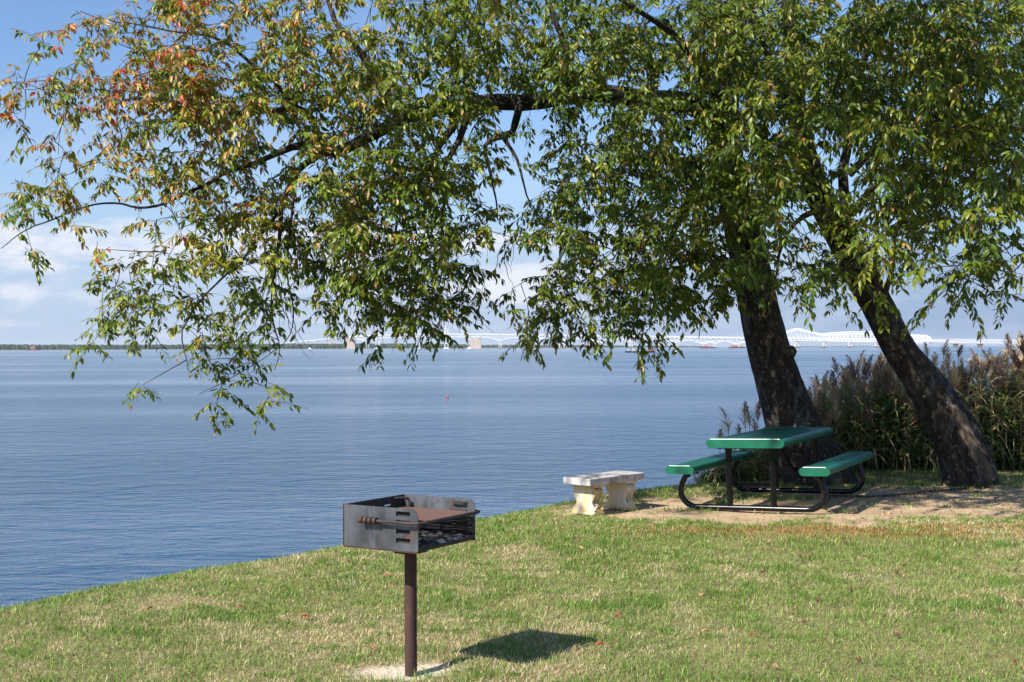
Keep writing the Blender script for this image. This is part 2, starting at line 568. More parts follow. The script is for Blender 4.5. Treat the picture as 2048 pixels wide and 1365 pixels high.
ground = np_mesh('ground', np.stack([gx.ravel(), gy.ravel(), gz.ravel()], -1), [quads], mg, col=gcol, smooth=True)
tag(ground, kind='structure')


def gzs(x, y):
    return float(ground_z(np.array([x]), np.array([y]))[0])


# ------------------------------------------------------------------ water
mw = bpy.data.materials.new('bay_water')
mw.use_nodes = True
w = mw.node_tree
pb = w.nodes['Principled BSDF']
pb.inputs['Base Color'].default_value = (0.016, 0.062, 0.125, 1)
pb.inputs['IOR'].default_value = 1.29
wc = w.nodes.new('ShaderNodeTexCoord').outputs['Object']
slick = noise(w, mapping(w, wc, (0.0012, 0.0075, 1)), 1.0, 4, 0.55, 0.4)
slick2 = noise(w, mapping(w, wc, (0.02, 0.06, 1), loc=(4, 2, 0)), 1.0, 4, 0.55, 0.3)
calm = ramp(w, slick, [(0.36, 0.25), (0.48, 1.0)])
calm2 = ramp(w, slick2, [(0.32, 0.35), (0.60, 1.0)])
cm = mathn(w, 'MULTIPLY', calm, calm2)
w.links.new(mathn(w, 'ADD', mathn(w, 'MULTIPLY', cm, 0.10), 0.05), pb.inputs['Roughness'])
prev = None
for sc, dist, st in ((0.5, 0.40, (1.0, 1.6, 1)), (1.7, 0.17, (0.8, 1.7, 1)), (5.5, 0.046, (0.9, 1.5, 1)), (20, 0.009, (1, 1.3, 1))):
    b = w.nodes.new('ShaderNodeBump')
    b.inputs['Distance'].default_value = dist
    w.links.new(cm, b.inputs['Strength'])
    w.links.new(noise(w, mapping(w, wc, st, rot=(0, 0, 0.12 * sc)), sc, 4, 0.55, 0.7), b.inputs['Height'])
    if prev is not None:
        w.links.new(prev, b.inputs['Normal'])
    prev = b.outputs[0]
w.links.new(prev, pb.inputs['Normal'])
S = 45000
wv = [(-S, -600, WATER), (S, -600, WATER), (S, S, WATER), (-S, S, WATER)]
water = np_mesh('water', wv, [np.array([[0, 1, 2, 3]])], mw)
tag(water, kind='structure')
bed = np_mesh('bay_bed', [(x, y, z - 2.5) for x, y, z in wv], [np.array([[0, 1, 2, 3]])], mat('bay_mud', (0.1, 0.09, 0.06), 0.9))
tag(bed, kind='structure')

# ------------------------------------------------------------------ trees
TREES = {}
tA = empty('tree', G(1635, 968), 0, 0, 'thick dark tree behind the green picnic table, its long limb reaching over the water', 'tree')
tB = empty('tree', G(1935, 970), 0, 0, 'slanting tree with a torn hollow at its foot, beside the reeds', 'tree')
YA, YB = 16.55, 16.2


def bark_tube(path, n=26, amp=0.10, flare=None, seed=0, groove=None):
    """Tube along (x,y,z,r) with a knotty surface; returns verts, quads."""
    m = len(path)
    vs = np.zeros((m, n, 3))
    up = None
    for i in range(m):
        t = Vector(path[min(i + 1, m - 1)][:3]) - Vector(path[max(i - 1, 0)][:3])
        t.normalize()
        if up is None:
            up = Vector((0, -1, 0))
        up = (up - t * up.dot(t)).normalized()
        sd = t.cross(up)
        for k in range(n):
            a = 2 * math.pi * k / n
            dvec = up * math.cos(a) + sd * math.sin(a)
            vs[i, k] = np.array(path[i][:3]) + np.array(dvec) * path[i][3]
    c = np.array([p[:3] for p in path])[:, None, :]
    off = vs - c
    rad = np.linalg.norm(off, axis=2, keepdims=True)
    q = vs / 0.22
    nz = fbm(q[..., 0], q[..., 1], q[..., 2] * 0.45, seed, 3)[..., None] - 0.5
    fine = fbm(q[..., 0] * 4, q[..., 1] * 4, q[..., 2] * 1.2, seed + 9, 3)[..., None] - 0.5
    rq = vs / 0.075
    ridge = np.abs(fbm(rq[..., 0], rq[..., 1], rq[..., 2] * 0.16, seed + 20, 3)[..., None] - 0.5)
    f = 1 + amp * 2 * nz + amp * 0.8 * fine - amp * 3.0 * np.clip(0.12 - ridge, 0, 1)
    if flare:
        z0 = vs[0, 0, 2]
        ang = np.arctan2(off[..., 1], off[..., 0])
        h = np.clip((c[..., 2] - c[0, 0, 2]) / flare, 0, 1)
        rootm = 0.30 * np.cos(ang * 5 + seed) + 0.18 * np.cos(ang * 3 + 2 * seed)
        f = f + ((1 - h) ** 2.4 * (0.10 + rootm))[..., None] * 0.42
    if groove:
        a0, wdt, hh, dep = groove
        ang = np.arctan2(off[..., 1], off[..., 0])
        da = np.abs((ang - a0 + math.pi) % (2 * math.pi) - math.pi)
        h = np.clip((c[..., 2] - c[0, 0, 2]) / hh, 0, 1)
        f = f - (dep * np.exp(-(da / wdt) ** 2) * (1 - h) ** 0.7)[..., None]
    vs = c + off * f
    i, k = np.meshgrid(np.arange(m - 1), np.arange(n), indexing='ij')
    k2 = (k + 1) % n
    qd = np.stack([i * n + k, i * n + k2, (i + 1) * n + k2, (i + 1) * n + k], -1).reshape(-1, 4)
    return vs.reshape(-1, 3), qd


def pxpath(pts):
    return [tuple(V(px, py, Y)) + (r,) for px, py, Y, r in pts]


trunkA = spline(pxpath([(a_, b_, c_, d_ * 0.95) for a_, b_, c_, d_ in [(1646, 990, YA, .46), (1622, 925, YA, .42), (1592, 868, YA, .375), (1569, 800, YA, .325), (1538, 700, YA, .285), (1514, 600, YA, .262),
                        (1500, 530, YA, .255), (1480, 440, YA, .24), (1458, 350, YA - .1, .235), (1446, 260, YA - .1, .22), (1452, 160, YA, .19), (1470, 40, YA + .2, .165),
                        (1490, -120, YA + .3, .14), (1480, -320, YA + .3, .10), (1500, -560, YA + .3, .06)]]), 0.05)
trunkB = spline(pxpath([(1945, 992, YB, .36), (1937, 930, YB, .335), (1909, 868, YB, .30), (1873, 800, YB, .265), (1833, 745, YB, .225), (1799, 698, YB, .20),
                        (1761, 622, YB, .195), (1727, 560, YB, .195), (1696, 500, YB, .19), (1665, 440, YB, .18), (1635, 385, YB, .17), (1608, 300, YB, .14),
                        (1590, 190, YB, .12), (1582, 60, YB, .095), (1565, -120, YB, .07), (1560, -360, YB, .04)]), 0.05)
for nm, tr, root, sd, gr in (('A', trunkA, tA, 3, None), ('B', trunkB, tB, 8, (-0.75, 0.42, 1.5, 0.55))):
    vs, qd = bark_tube(tr, 64, 0.06, 0.9, sd, gr)
    np_mesh('trunk', vs, [qd], M_bark, root, smooth=True, world=True)

NODES, NT = [], []                       # skeleton points and the tree they belong to


def add_nodes(path, t, skip=0):
    for p in path[skip:]:
        NODES.append(p[:3])
        NT.append(t)


add_nodes(trunkA[::4], 0, 26)
add_nodes(trunkB[::4], 1, 30)
kb = MB()
kb.tube([V(1572, 705, YA - .12), V(1586, 706, YA - .14), V(1592, 708, YA - .15)], [.10, .085, .04], 10)
kb.build('knot', M_bark, tA, True, True)

LIMBS = [   # (tree, [(px, py, Y, radius)])
    (0, [(1450, 300, 16.4, .17), (1400, 215, 16.2, .145), (1300, 200, 15.9, .125), (1180, 192, 15.6, .112), (1065, 200, 15.4, .105), (965, 207, 15.2, .092), (880, 222, 15.0, .085),
         (800, 245, 14.9, .078), (720, 285, 14.8, .07), (665, 303, 14.7, .062), (620, 290, 14.6, .05), (560, 300, 14.5, .035), (470, 335, 14.3, .025), (360, 392, 14.1, .018), (300, 416, 14.0, .014), (190, 411, 13.9, .010), (70, 452, 13.8, .007), (0, 495, 13.8, .004)]),
    (0, [(632, 292, 14.6, .05), (634, 262, 14.5, .045), (603, 229, 14.4, .04), (549, 222, 14.2, .032), (458, 232, 14.0, .024), (410, 224, 13.9, .016), (300, 200, 13.7, .010), (180, 215, 13.6, .006), (90, 185, 13.6, .004)]),
    (0, [(800, 235, 14.9, .06), (782, 205, 14.9, .055), (740, 140, 14.8, .045), (690, 70, 14.8, .035), (655, 0, 14.8, .028), (610, -110, 14.8, .02), (560, -230, 14.8, .012)]),
    (0, [(600, 228, 14.4, .025), (540, 160, 14.2, .02), (450, 90, 14.1, .016), (330, 55, 13.9, .010), (220, 40, 13.8, .006), (160, 22, 13.8, .004)]),
    (0, [(645, 305, 14.7, .045), (600, 345, 14.6, .035), (572, 400, 14.5, .028), (566, 470, 14.4, .022), (552, 560, 14.4, .015), (545, 640, 14.4, .010), (560, 700, 14.4, .006), (548, 742, 14.4, .004)]),
    (0, [(572, 400, 14.5, .02), (520, 480, 14.3, .015), (440, 560, 14.1, .012), (388, 620, 14.0, .010), (368, 660, 14.0, .008), (362, 700, 14.0, .006), (374, 740, 14.0, .004)]),
    (0, [(590, 360, 14.6, .02), (585, 450, 14.5, .014), (580, 540, 14.4, .010), (588, 620, 14.4, .007), (570, 690, 14.4, .005), (480, 745, 14.3, .004), (400, 785, 14.2, .003)]),
    (0, [(905, 220, 15.1, .055), (905, 255, 15.0, .05), (880, 290, 15.0, .04), (850, 340, 14.9, .03), (800, 400, 14.8, .02), (790, 480, 14.8, .012), (780, 560, 14.8, .007)]),
    (0, [(940, 215, 15.1, .045), (915, 280, 15.0, .035), (892, 330, 14.9, .025), (885, 420, 14.9, .016), (880, 520, 14.9, .010), (860, 610, 14.9, .006)]),
    (0, [(1042, 205, 15.3, .05), (1022, 265, 15.2, .04), (985, 285, 15.2, .032), (975, 310, 15.2, .026), (985, 370, 15.2, .016), (995, 440, 15.2, .008)]),
    (0, [(1008, 278, 15.2, .026), (1030, 325, 15.2, .018), (1050, 388, 15.2, .010), (1070, 430, 15.2, .006), (1050, 500, 15.2, .003)]),
    (0, [(1120, 195, 15.5, .06), (1140, 150, 15.4, .05), (1120, 60, 15.2, .035), (1060, -60, 15.0, .02), (980, -200, 14.8, .01)]),
    (0, [(1180, 192, 15.6, .05), (1160, 165, 15.6, .05), (1130, 152, 15.6, .06), (1105, 165, 15.6, .045)]),
    (0, [(1452, 350, 16.4, .10), (1380, 325, 16.1, .075), (1300, 318, 15.8, .055), (1225, 325, 15.6, .035), (1180, 350, 15.5, .022), (1140, 430, 15.4, .014), (1120, 520, 15.3, .009), (1130, 600, 15.3, .006), (1210, 680, 15.3, .004)]),
    (0, [(1450, 300, 16.4, .10), (1400, 380, 15.6, .06), (1350, 450, 15.2, .035), (1310, 540, 15.0, .02), (1290, 620, 15.0, .012), (1260, 680, 15.0, .006)]),
    (0, [(1455, 250, 16.4, .10), (1430, 180, 15.6, .07), (1380, 100, 14.8, .045), (1300, 40, 14.2, .03), (1180, -40, 13.6, .018), (1050, -120, 13.0, .01)]),
    (0, [(1470, 40, 16.7, .08), (1560, -60, 16.2, .06), (1680, -160, 15.6, .04), (1820, -260, 15.2, .02)]),
    (0, [(1462, 100, 16.6, .09), (1350, -40, 16.4, .06), (1200, -180, 16.0, .04), (1000, -300, 15.6, .02)]),
    (0, [(1500, 520, 16.4, .03), (1470, 560, 16.0, .02), (1420, 600, 15.8, .012), (1400, 680, 15.7, .005)]),
    (1, [(1700, 500, 16.1, .08), (1690, 420, 16.0, .07), (1694, 330, 15.9, .06), (1715, 200, 15.6, .045), (1740, 50, 15.3, .03), (1780, -120, 15.0, .015)]),
    (1, [(1698, 350, 15.9, .05), (1780, 260, 15.6, .04), (1860, 190, 15.3, .028), (1960, 150, 15.0, .018), (2080, 160, 14.8, .010)]),
    (1, [(1690, 440, 16.0, .05), (1780, 350, 15.6, .035), (1880, 340, 15.2, .025), (1980, 380, 14.9, .018), (2060, 440, 14.8, .012), (2040, 520, 14.8, .008), (1960, 590, 14.8, .004)]),
    (1, [(1762, 614, 16.1, .045), (1778, 570, 16.0, .038), (1795, 480, 15.9, .028), (1815, 380, 15.8, .018), (1840, 300, 15.7, .010)]),
    (1, [(1752, 590, 16.0, .035), (1752, 520, 15.9, .03), (1758, 440, 15.8, .02), (1740, 360, 15.8, .012)]),
    (1, [(1600, 260, 16.1, .06), (1560, 160, 15.4, .04), (1520, 60, 14.6, .025), (1480, -60, 14.0, .015)]),
    (1, [(1590, 190, 16.2, .06), (1660, 80, 16.0, .045), (1760, -40, 15.6, .03), (1900, -160, 15.2, .018)]),
    (1, [(1650, 420, 16.0, .04), (1600, 440, 15.6, .03), (1560, 500, 15.3, .018), (1540, 560, 15.2, .010), (1490, 600, 15.2, .004)]),
]
for t, pts in LIMBS:
    jit = []
    for k, (px, py, Y, r) in enumerate(pts):
        j = 5 if 0 < k < len(pts) - 1 else 0
        jit.append((px + random.uniform(-j, j), py + random.uniform(-j, j), Y + random.uniform(-.08, .08) * (j > 0), r))
    path = spline(pxpath(jit), 0.09)
    # crooked growth
    wig = path.copy()
    for ax in range(3):
        wig[:, ax] += (fbm(np.arange(len(path)) * 0.22, np.full(len(path), random.random() * 99), s=60 + ax, o=3) - 0.5) * 0.11 * np.minimum(1, np.arange(len(path)) / 6)
    vs, qd = bark_tube(wig, 12 if pts[0][3] > 0.05 else 8, 0.10, None, random.randint(0, 99))
    np_mesh('limb', vs, [qd], M_bark if pts[0][3] > 0.045 else M_twig, (tA, tB)[t], smooth=True, world=True)
    add_nodes(wig[::2], t, 4)

# foliage density, one digit per 64 px square of the photograph's width
GRID = [
    "00135788877778999999999999999888",
    "01246888876788999999999999999998",
    "24468888887789999999999999999998",
    "33358887889999865679999999999999",
    "21157788889999722568999999999998",
    "22167787788999722688999999999987",
    "34533467878998712788999999979898",
    "31102556667999813689999886577478",
    "00023567656999712789998534664376",
    "00124545456888503788886100222243",
    "00244344311455102336630000000000",
    "00133334300000000002000000000000",
    "00002021200000000000000000000000"]
clusters = []                            # (x, y, z, n twigs, px, py)
for r, row in enumerate(GRID):
    for c, ch in enumerate(row):
        dgt = int(ch)
        if not dgt:
            continue
        lam = (dgt / 9) ** 1.05 * 5.9
        if c >= 20 and r < 9:
            lam *= 1.38
        for _ in range(rng.poisson(lam)):
            px, py = (c + rng.random()) * 64, (r + rng.random()) * 64
            if px < 900:
                Y = 14.2 + rng.uniform(-1.3, 1.3)
            elif px < 1450:
                Y = 15.0 + rng.uniform(-1.9, 1.7)
            else:
                Y = np.interp(px, [1450, 1750], [15.0, 13.3]) + rng.uniform(-2.0, 2.0)
            if 860 < px < 1280 and abs(py - 205) < 38 and rng.random() < 0.5:
                continue
            if 1575 < px + 0.35 * (py - 400) < 1720 and 270 < py < 520 and rng.random() < 0.72:
                continue
            if py > 560:
                Y = 14.6 + (Y - 14.6) * 0.5
            p = V(px, py - 14, Y)
            clusters.append((p.x, p.y, p.z, 3.0 + 2.4 * dgt / 9, px, py))
# the crown above the picture's frame
for _ in range(330):
    a = rng.normal(size=3)
    a /= np.linalg.norm(a)
    q = rng.random() ** 0.4
    x, y, z = np.array([2.6, 15.2, 5.6]) + a * q * np.array([6.5, 4.6, 4.4])
    if z < 1.9 + 695 / 2600 * y or (x < -2.5 and y < 12.5):
        continue
    clusters.append((x, y, z, 6, *proj((x, y, z))))
for _ in range(300):  # unseen overhang leaves, added up the sun's path to dapple table and dirt
    q = rng.random()
    if q < 0.72:
        tx, ty, tz = rng.uniform(3.4, 8.6), rng.uniform(14.0, 16.2), 0.0
    elif q < 0.9:
        u = rng.uniform(0.9, 2.1)
        tx, ty, tz = 2.44 + u * 0.446 + rng.uniform(-.3, 1.0), 13.5 + u * 0.895, 0.6
    else:
        tx, ty, tz = rng.uniform(0.8, 2.2), rng.uniform(14.0, 15.2), 0.0
    t_ = rng.uniform(5.6, 9.0)
    x, y, z = np.array([tx, ty, tz]) - np.array(SUN_DIR) * t_
    if z < 1.95 + 695 / 2600 * y or y < 9.2:
        continue
    clusters.append((x, y, z, 5, *proj((x, y, z))))
clusters = np.array(clusters)

base_nodes = np.array(NODES)
d0 = np.array([np.min(np.sum((base_nodes - c[:3]) ** 2, 1)) for c in clusters])
order = np.argsort(d0)
NA = np.zeros((len(NODES) + len(clusters) * 8, 3))
NTA = np.zeros(len(NA), int)
nn_ = len(NODES)
NA[:nn_], NTA[:nn_] = base_nodes, NT
twig_paths = {0: [], 1: []}
tips = []                                # twig ends that carry leaves
for ci in order:
    c = clusters[ci]
    p = c[:3]
    df = NA[:nn_] - p
    cost = np.sum(df ** 2, 1) - 0.15 * df[:, 2]
    k = int(np.argmin(cost))
    a, t = NA[k].copy(), NTA[k]
    ln = np.linalg.norm(p - a)
    if ln > 0.03:
        mid = (a + p) / 2 + rng.normal(size=3) * 0.08 * ln + np.array([0, 0, 0.10 * ln])
        ts = np.linspace(0, 1, max(3, int(ln / 0.12) + 2))[:, None]
        pa = (1 - ts) ** 2 * a + 2 * ts * (1 - ts) * mid + ts ** 2 * p
        r0 = 0.004 + 0.006 * min(ln, 1.2)
        twig_paths[t].append((pa, np.linspace(r0, 0.0035, len(pa))))
        m = min(8, len(pa) - 1)
        sel = pa[1:][np.linspace(0, len(pa) - 2, m).astype(int)]
        NA[nn_:nn_ + m], NTA[nn_:nn_ + m] = sel, t
        nn_ += m
    outd = (p - a) / (ln + 1e-6)
    hue = rng.random()
    for _ in range(max(2, int(c[3] + rng.uniform(-1, 1)))):
        st = p + rng.normal(size=3) * 0.05
        dirv = outd * 0.5 + rng.normal(size=3) * np.array([0.8, 0.8, 0.5]) + np.array([0, 0, -0.12])
        dirv /= np.linalg.norm(dirv)
        tips.append((st, dirv, rng.uniform(0.20, 0.42), t, c[4], c[5], hue))

leafV = {0: [], 1: []}
leafC = {0: [], 1: []}
G1, G2, G3 = np.array([0.045, 0.10, 0.010]), np.array([0.13, 0.185, 0.016]), np.array([0.30, 0.285, 0.03])
OR, RD, TN = np.array([0.36, 0.17, 0.035]), np.array([0.40, 0.075, 0.03]), np.array([0.42, 0.29, 0.11])
for st, dv, ln, t, px, py, hue in tips:
    droop = np.array([0, 0, -0.25 * ln])
    ts = np.linspace(0, 1, 5)[:, None]
    pa = st + dv * ln * ts + droop * ts ** 2
    twig_paths[t].append((pa, np.linspace(0.0034, 0.0018, 5)))
    n = int(rng.integers(12, 19))
    u = np.sort(rng.uniform(0.08, 1.0, n))
    pos = st + dv * ln * u[:, None] + droop * u[:, None] ** 2
    side = np.cross(dv, [0, 0, 1.0])
    side /= np.linalg.norm(side) + 1e-9
    sg = np.where(np.arange(n) % 2 == 0, 1, -1)[:, None]
    ax = dv * 0.55 + side * sg * 0.75 + np.array([0, 0, -0.75]) + rng.normal(size=(n, 3)) * 0.32
    ax /= np.linalg.norm(ax, axis=1, keepdims=True)
    nr = np.array([0, 0, 1.0]) + rng.normal(size=(n, 3)) * 0.45 - ax * 0.0 + 0.5 * np.array([-0.6, -0.6, 0.3])
    nr -= ax * np.sum(nr * ax, 1, keepdims=True)
    nr /= np.linalg.norm(nr, axis=1, keepdims=True)
    wd = np.cross(ax, nr)
    L_ = (0.05 + 0.07 * rng.beta(2.0, 1.6, n))[:, None]
    Wd = L_ * rng.uniform(0.14, 0.20, n)[:, None]
    cv = rng.uniform(0.02, 0.16, n)[:, None] * L_
    b0 = pos + ax * 0.012
    m1, m2 = b0 + ax * L_ * 0.33 + nr * cv * 0.4, b0 + ax * L_ * 0.68 + nr * cv * 0.1
    tp = b0 + ax * L_ - nr * cv * 1.2
    fold = nr * Wd * 0.35
    V8 = np.stack([b0, m1 - wd * Wd + fold, m1, m1 + wd * Wd + fold, m2 - wd * Wd * 0.78 + fold * 0.8, m2, m2 + wd * Wd * 0.78 + fold * 0.8, tp], 1)
    leafV[t].append(V8.reshape(-1, 3))
    aut = np.clip((860 - px) / 520, 0, 1) * np.clip((600 - py) / 380, 0.0, 1)
    q = rng.random(n)[:, None]
    mixv = np.clip(0.55 * hue + 0.45 * q + 0.10 * aut + 0.16 * np.clip((1000 - px) / 500, 0, 1), 0, 1)
    col = np.where(mixv < 0.6, G1 + (G2 - G1) * mixv / 0.6, G2 + (G3 - G2) * (mixv - 0.6) / 0.4)
    pk = rng.random(n)[:, None]
    hot = 0.03 + aut * (0.68 if hue > 0.42 else 0.15)
    col = np.where(pk < hot, OR + (TN - OR) * q, col)
    col = np.where(pk < aut * (0.42 if hue > 0.9 else 0.0), RD, col)
    col = col * rng.uniform(0.8, 1.25, (n, 1)) * (1.0 + 0.15 * np.clip((1000 - px) / 600, 0, 1))  # left sprays painted lighter, as if facing the sun
    leafC[t].append(np.repeat(col, 8, 0))
# bare hanging twigs
for px, py, n_, ln in ((548, 560, 7, 170), (575, 590, 5, 130), (770, 640, 4, 80), (905, 560, 6, 110), (1020, 500, 5, 80), (880, 600, 4, 90), (700, 560, 4, 60)):
    for _ in range(n_):
        x, y, Y = px + random.uniform(-22, 22), py + random.uniform(-60, 20), 14.6 + random.uniform(-.5, .5)
        pts, dx = [], random.uniform(-.35, .35)
        for k in range(8):
            pts.append(tuple(V(x, y, Y)))
            y += ln / 8
            x += dx * ln / 8 + random.uniform(-3, 3)
            dx += random.uniform(-.25, .25)
        twig_paths[0].append((np.array(pts), np.linspace(0.006, 0.002, 8)))

LT = np.array([[0, 2, 1], [0, 3, 2], [4, 5, 7], [5, 6, 7]])
LQ = np.array([[1, 2, 5, 4], [2, 3, 6, 5]])
for t, root in ((0, tA), (1, tB)):
    v = np.concatenate(leafV[t])
    n = len(v) // 8
    o = (np.arange(n) * 8)[:, None, None]
    np_mesh('foliage', v, [(LT[None] + o).reshape(-1, 3), (LQ[None] + o).reshape(-1, 4)], M_leaf, root, np.concatenate(leafC[t]), True, True)
    tv, tq, b = [], [], 0
    for pa, rd in twig_paths[t]:
        m = len(pa)
        d = pa[-1] - pa[0]
        d = d / (np.linalg.norm(d) + 1e-9)
        s1 = np.cross(d, [0.3, 0.2, 0.93])
        s1 /= np.linalg.norm(s1) + 1e-9
        s2 = np.cross(d, s1)
        ring = np.stack([s1, -0.5 * s1 + 0.87 * s2, -0.5 * s1 - 0.87 * s2])
        tv.append((pa[:, None] + ring[None] * rd[:, None, None]).reshape(-1, 3))
        i, k = np.meshgrid(np.arange(m - 1), np.arange(3), indexing='ij')
        tq.append(np.stack([b + i * 3 + k, b + i * 3 + (k + 1) % 3, b + (i + 1) * 3 + (k + 1) % 3, b + (i + 1) * 3 + k], -1).reshape(-1, 4))
        b += m * 3
    np_mesh('twigs', np.concatenate(tv), [np.concatenate(tq)], M_twig, root, smooth=True, world=True)
print('leaves', sum(len(np.concatenate(leafV[t])) // 8 for t in (0, 1)), 'clusters', len(clusters))

# torn wood in the hollow of the slanting tree
for k, (x0, y0, x1, y1, r) in enumerate(((1918, 850, 1985, 962, .075), (1935, 862, 1962, 918, .06), (1905, 812, 1955, 905, .07), (1940, 905, 1975, 965, .05))):
    tw = MB()
    a, b = V(x0, y0, YB - .24), V(x1, y1, YB - .30)
    pts = [a.lerp(b, s) + Vector((random.uniform(-.015, .015), random.uniform(-.015, .015), 0)) for s in np.linspace(0, 1, 9)]
    tw.tube(pts, [r * (0.35 + 0.9 * math.sin(math.pi * (0.15 + 0.72 * s))) * random.uniform(.8, 1.15) for s in np.linspace(0, 1, 9)], 7)
    tw.build('torn_wood', M_wood, tB, True, True)

# ------------------------------------------------------------------ grass
NC = 1500000
x, y = rng.uniform(-6.0, 10.2, NC), rng.uniform(5.4, 20.5, NC)
d = edge_dist(x, y)
ok = (d > -0.30) & (np.abs(x) < 0.42 * y + 1.5)
x, y, d = x[ok], y[ok], d[ok]
dmk = dirt_mask(x, y)
tuft = fbm(x * 2.6, y * 2.6, s=70, o=3)
keep = np.clip((8.2 / y) ** 1.25, 0, 1) * (1 - 0.965 * dmk) * np.clip(0.45 + 1.1 * tuft, 0.3, 1)
tuftd = (dmk > 0.5) & (fbm(x * 3.5, y * 3.5, s=77, o=2) > 0.70)
keep = np.where(tuftd, 0.35 * (8.2 / y), keep)
ok = rng.random(len(x)) < keep
x, y, d, dmk, tuft = x[ok], y[ok], d[ok], dmk[ok], tuft[ok]
n = len(x)
print('blades', n)
z = ground_z(x, y, d) - 0.004
dry = fbm(x * 0.9 + 3, y * 0.9, s=81, o=4) + 0.75 * (fbm(x * 4.5, y * 4.5, s=84, o=3) - 0.5)
lush = fbm(x * 1.6, y * 1.6, s=91, o=3)
burnt = np.exp(-(((x - 3.9) / 1.6) ** 2 + ((y - 12.0) / 0.5) ** 2)) + 0.8 * np.exp(-(((x - 2.2) / 1.2) ** 2 + ((y - 12.1) / 0.3) ** 2))
pdry = np.clip(0.24 + 2.3 * (dry - 0.50), 0.08, 0.8)
pdry = np.where(d < 0.35, pdry * 0.5, pdry)
isdry = rng.random(n) < pdry
isburn = rng.random(n) < 0.75 * burnt * (fbm(x * 3, y * 3, s=95, o=2) > 0.42)
hgt = rng.uniform(0.018, 0.042, n) * (0.6 + 1.0 * lush) * np.where(isdry, 0.85, 1)
clump = fbm(x * 6.5, y * 6.5, s=88, o=2) > 0.66
hgt = np.where(clump, hgt * 1.3, hgt)
isdry &= ~(clump & (rng.random(n) < 0.85))
hgt *= np.where(d < 0.18, 1.7, 1)
longb = rng.random(n) < np.where(d < 0.2, 0.12, 0.015)
hgt = np.where(longb, hgt * 1.8, hgt)
wid = rng.uniform(0.0011, 0.0025, n) * np.clip(y / 7.5, 1, 2.0)
th = rng.uniform(0, 2 * math.pi, n)
lean = np.where(isdry, rng.uniform(0.5, 1.5, n), rng.uniform(0.3, 1.6, n))
dx, dy = np.cos(th), np.sin(th)
tw_ = th + rng.uniform(0.6, 2.5, n)
wx, wy = np.cos(tw_) * wid, np.sin(tw_) * wid
P0 = np.stack([x, y, z], -1)
hz = np.stack([dx * np.sin(lean * 0.6), dy * np.sin(lean * 0.6), np.cos(lean * 0.6)], -1)
hz2 = np.stack([dx * np.sin(lean * 1.15), dy * np.sin(lean * 1.15), np.cos(lean * 1.15)], -1)
P1 = P0 + hz * (hgt * 0.55)[:, None]
P2 = P1 + hz2 * (hgt * 0.6)[:, None]
P2[:, 2] = np.maximum(P2[:, 2], z + 0.003)
wv_ = np.stack([wx, wy, np.zeros(n)], -1)
VV = np.stack([P0 - wv_, P0 + wv_, P1 - wv_ * 0.85, P1 + wv_ * 0.85, P2], 1)
ga, gb, gs, gs2, gbr = (np.array(c) for c in ((0.115, 0.21, 0.028), (0.33, 0.395, 0.115), (0.50, 0.42, 0.21), (0.64, 0.55, 0.33), (0.42, 0.24, 0.085)))
q = np.clip(rng.random((n, 1)) * 0.8 + (1.0 - lush[:, None]) * 0.5 - 0.1, 0, 1)
col = ga + (gb - ga) * q
col = np.where(isdry[:, None], gs + (gs2 - gs) * q, col)
col = np.where(isburn[:, None], gbr * (0.7 + 0.6 * q), col)
col = np.where(clump[:, None], col * np.array([0.70, 0.88, 0.6]), col)
col *= rng.uniform(0.6, 1.35, (n, 1))
o = (np.arange(n) * 5)[:, None]
grass = np_mesh('grass', VV.reshape(-1, 3), [np.array([0, 1, 3, 2])[None] + o, np.array([2, 3, 4])[None] + o], M_grass, col=np.repeat(col, 5, 0))
tag(grass, kind='stuff')


# leaf litter on the bare ground
nl_ = 3200
lx, ly = rng.uniform(0.3, 9.0, nl_), rng.uniform(12.3, 16.9, nl_)
ok = (dirt_mask(lx, ly) > 0.4) & (edge_dist(lx, ly) > 0.3) & (rng.random(nl_) < 0.15 + 0.85 * sstep(3.0, 5.5, lx))
lx, ly = lx[ok], ly[ok]
nl_ = len(lx)
lz = ground_z(lx, ly) + 0.004
a_ = rng.uniform(0, 6.28, nl_)
ls = rng.uniform(0.008, 0.028, nl_)[:, None]
u_ = np.stack([np.cos(a_), np.sin(a_), rng.uniform(-.4, .4, nl_)], -1)
v_ = np.stack([-np.sin(a_), np.cos(a_), rng.uniform(-.3, .6, nl_)], -1) * 0.42
c_ = np.stack([lx, ly, lz + 0.004], -1)
lit = np.stack([c_ - u_ * ls, c_ - v_ * ls + np.array([0, 0, .003]), c_ + u_ * ls, c_ + v_ * ls], 1)
lc = np.array([[0.20, 0.09, 0.045], [0.12, 0.06, 0.035], [0.36, 0.21, 0.10], [0.07, 0.04, 0.03]])[rng.integers(0, 4, nl_)]
tag(np_mesh('leaf_litter', lit.reshape(-1, 3), [np.arange(nl_ * 4).reshape(-1, 4)], M_reed, col=np.repeat(lc, 4, 0)), kind='stuff')


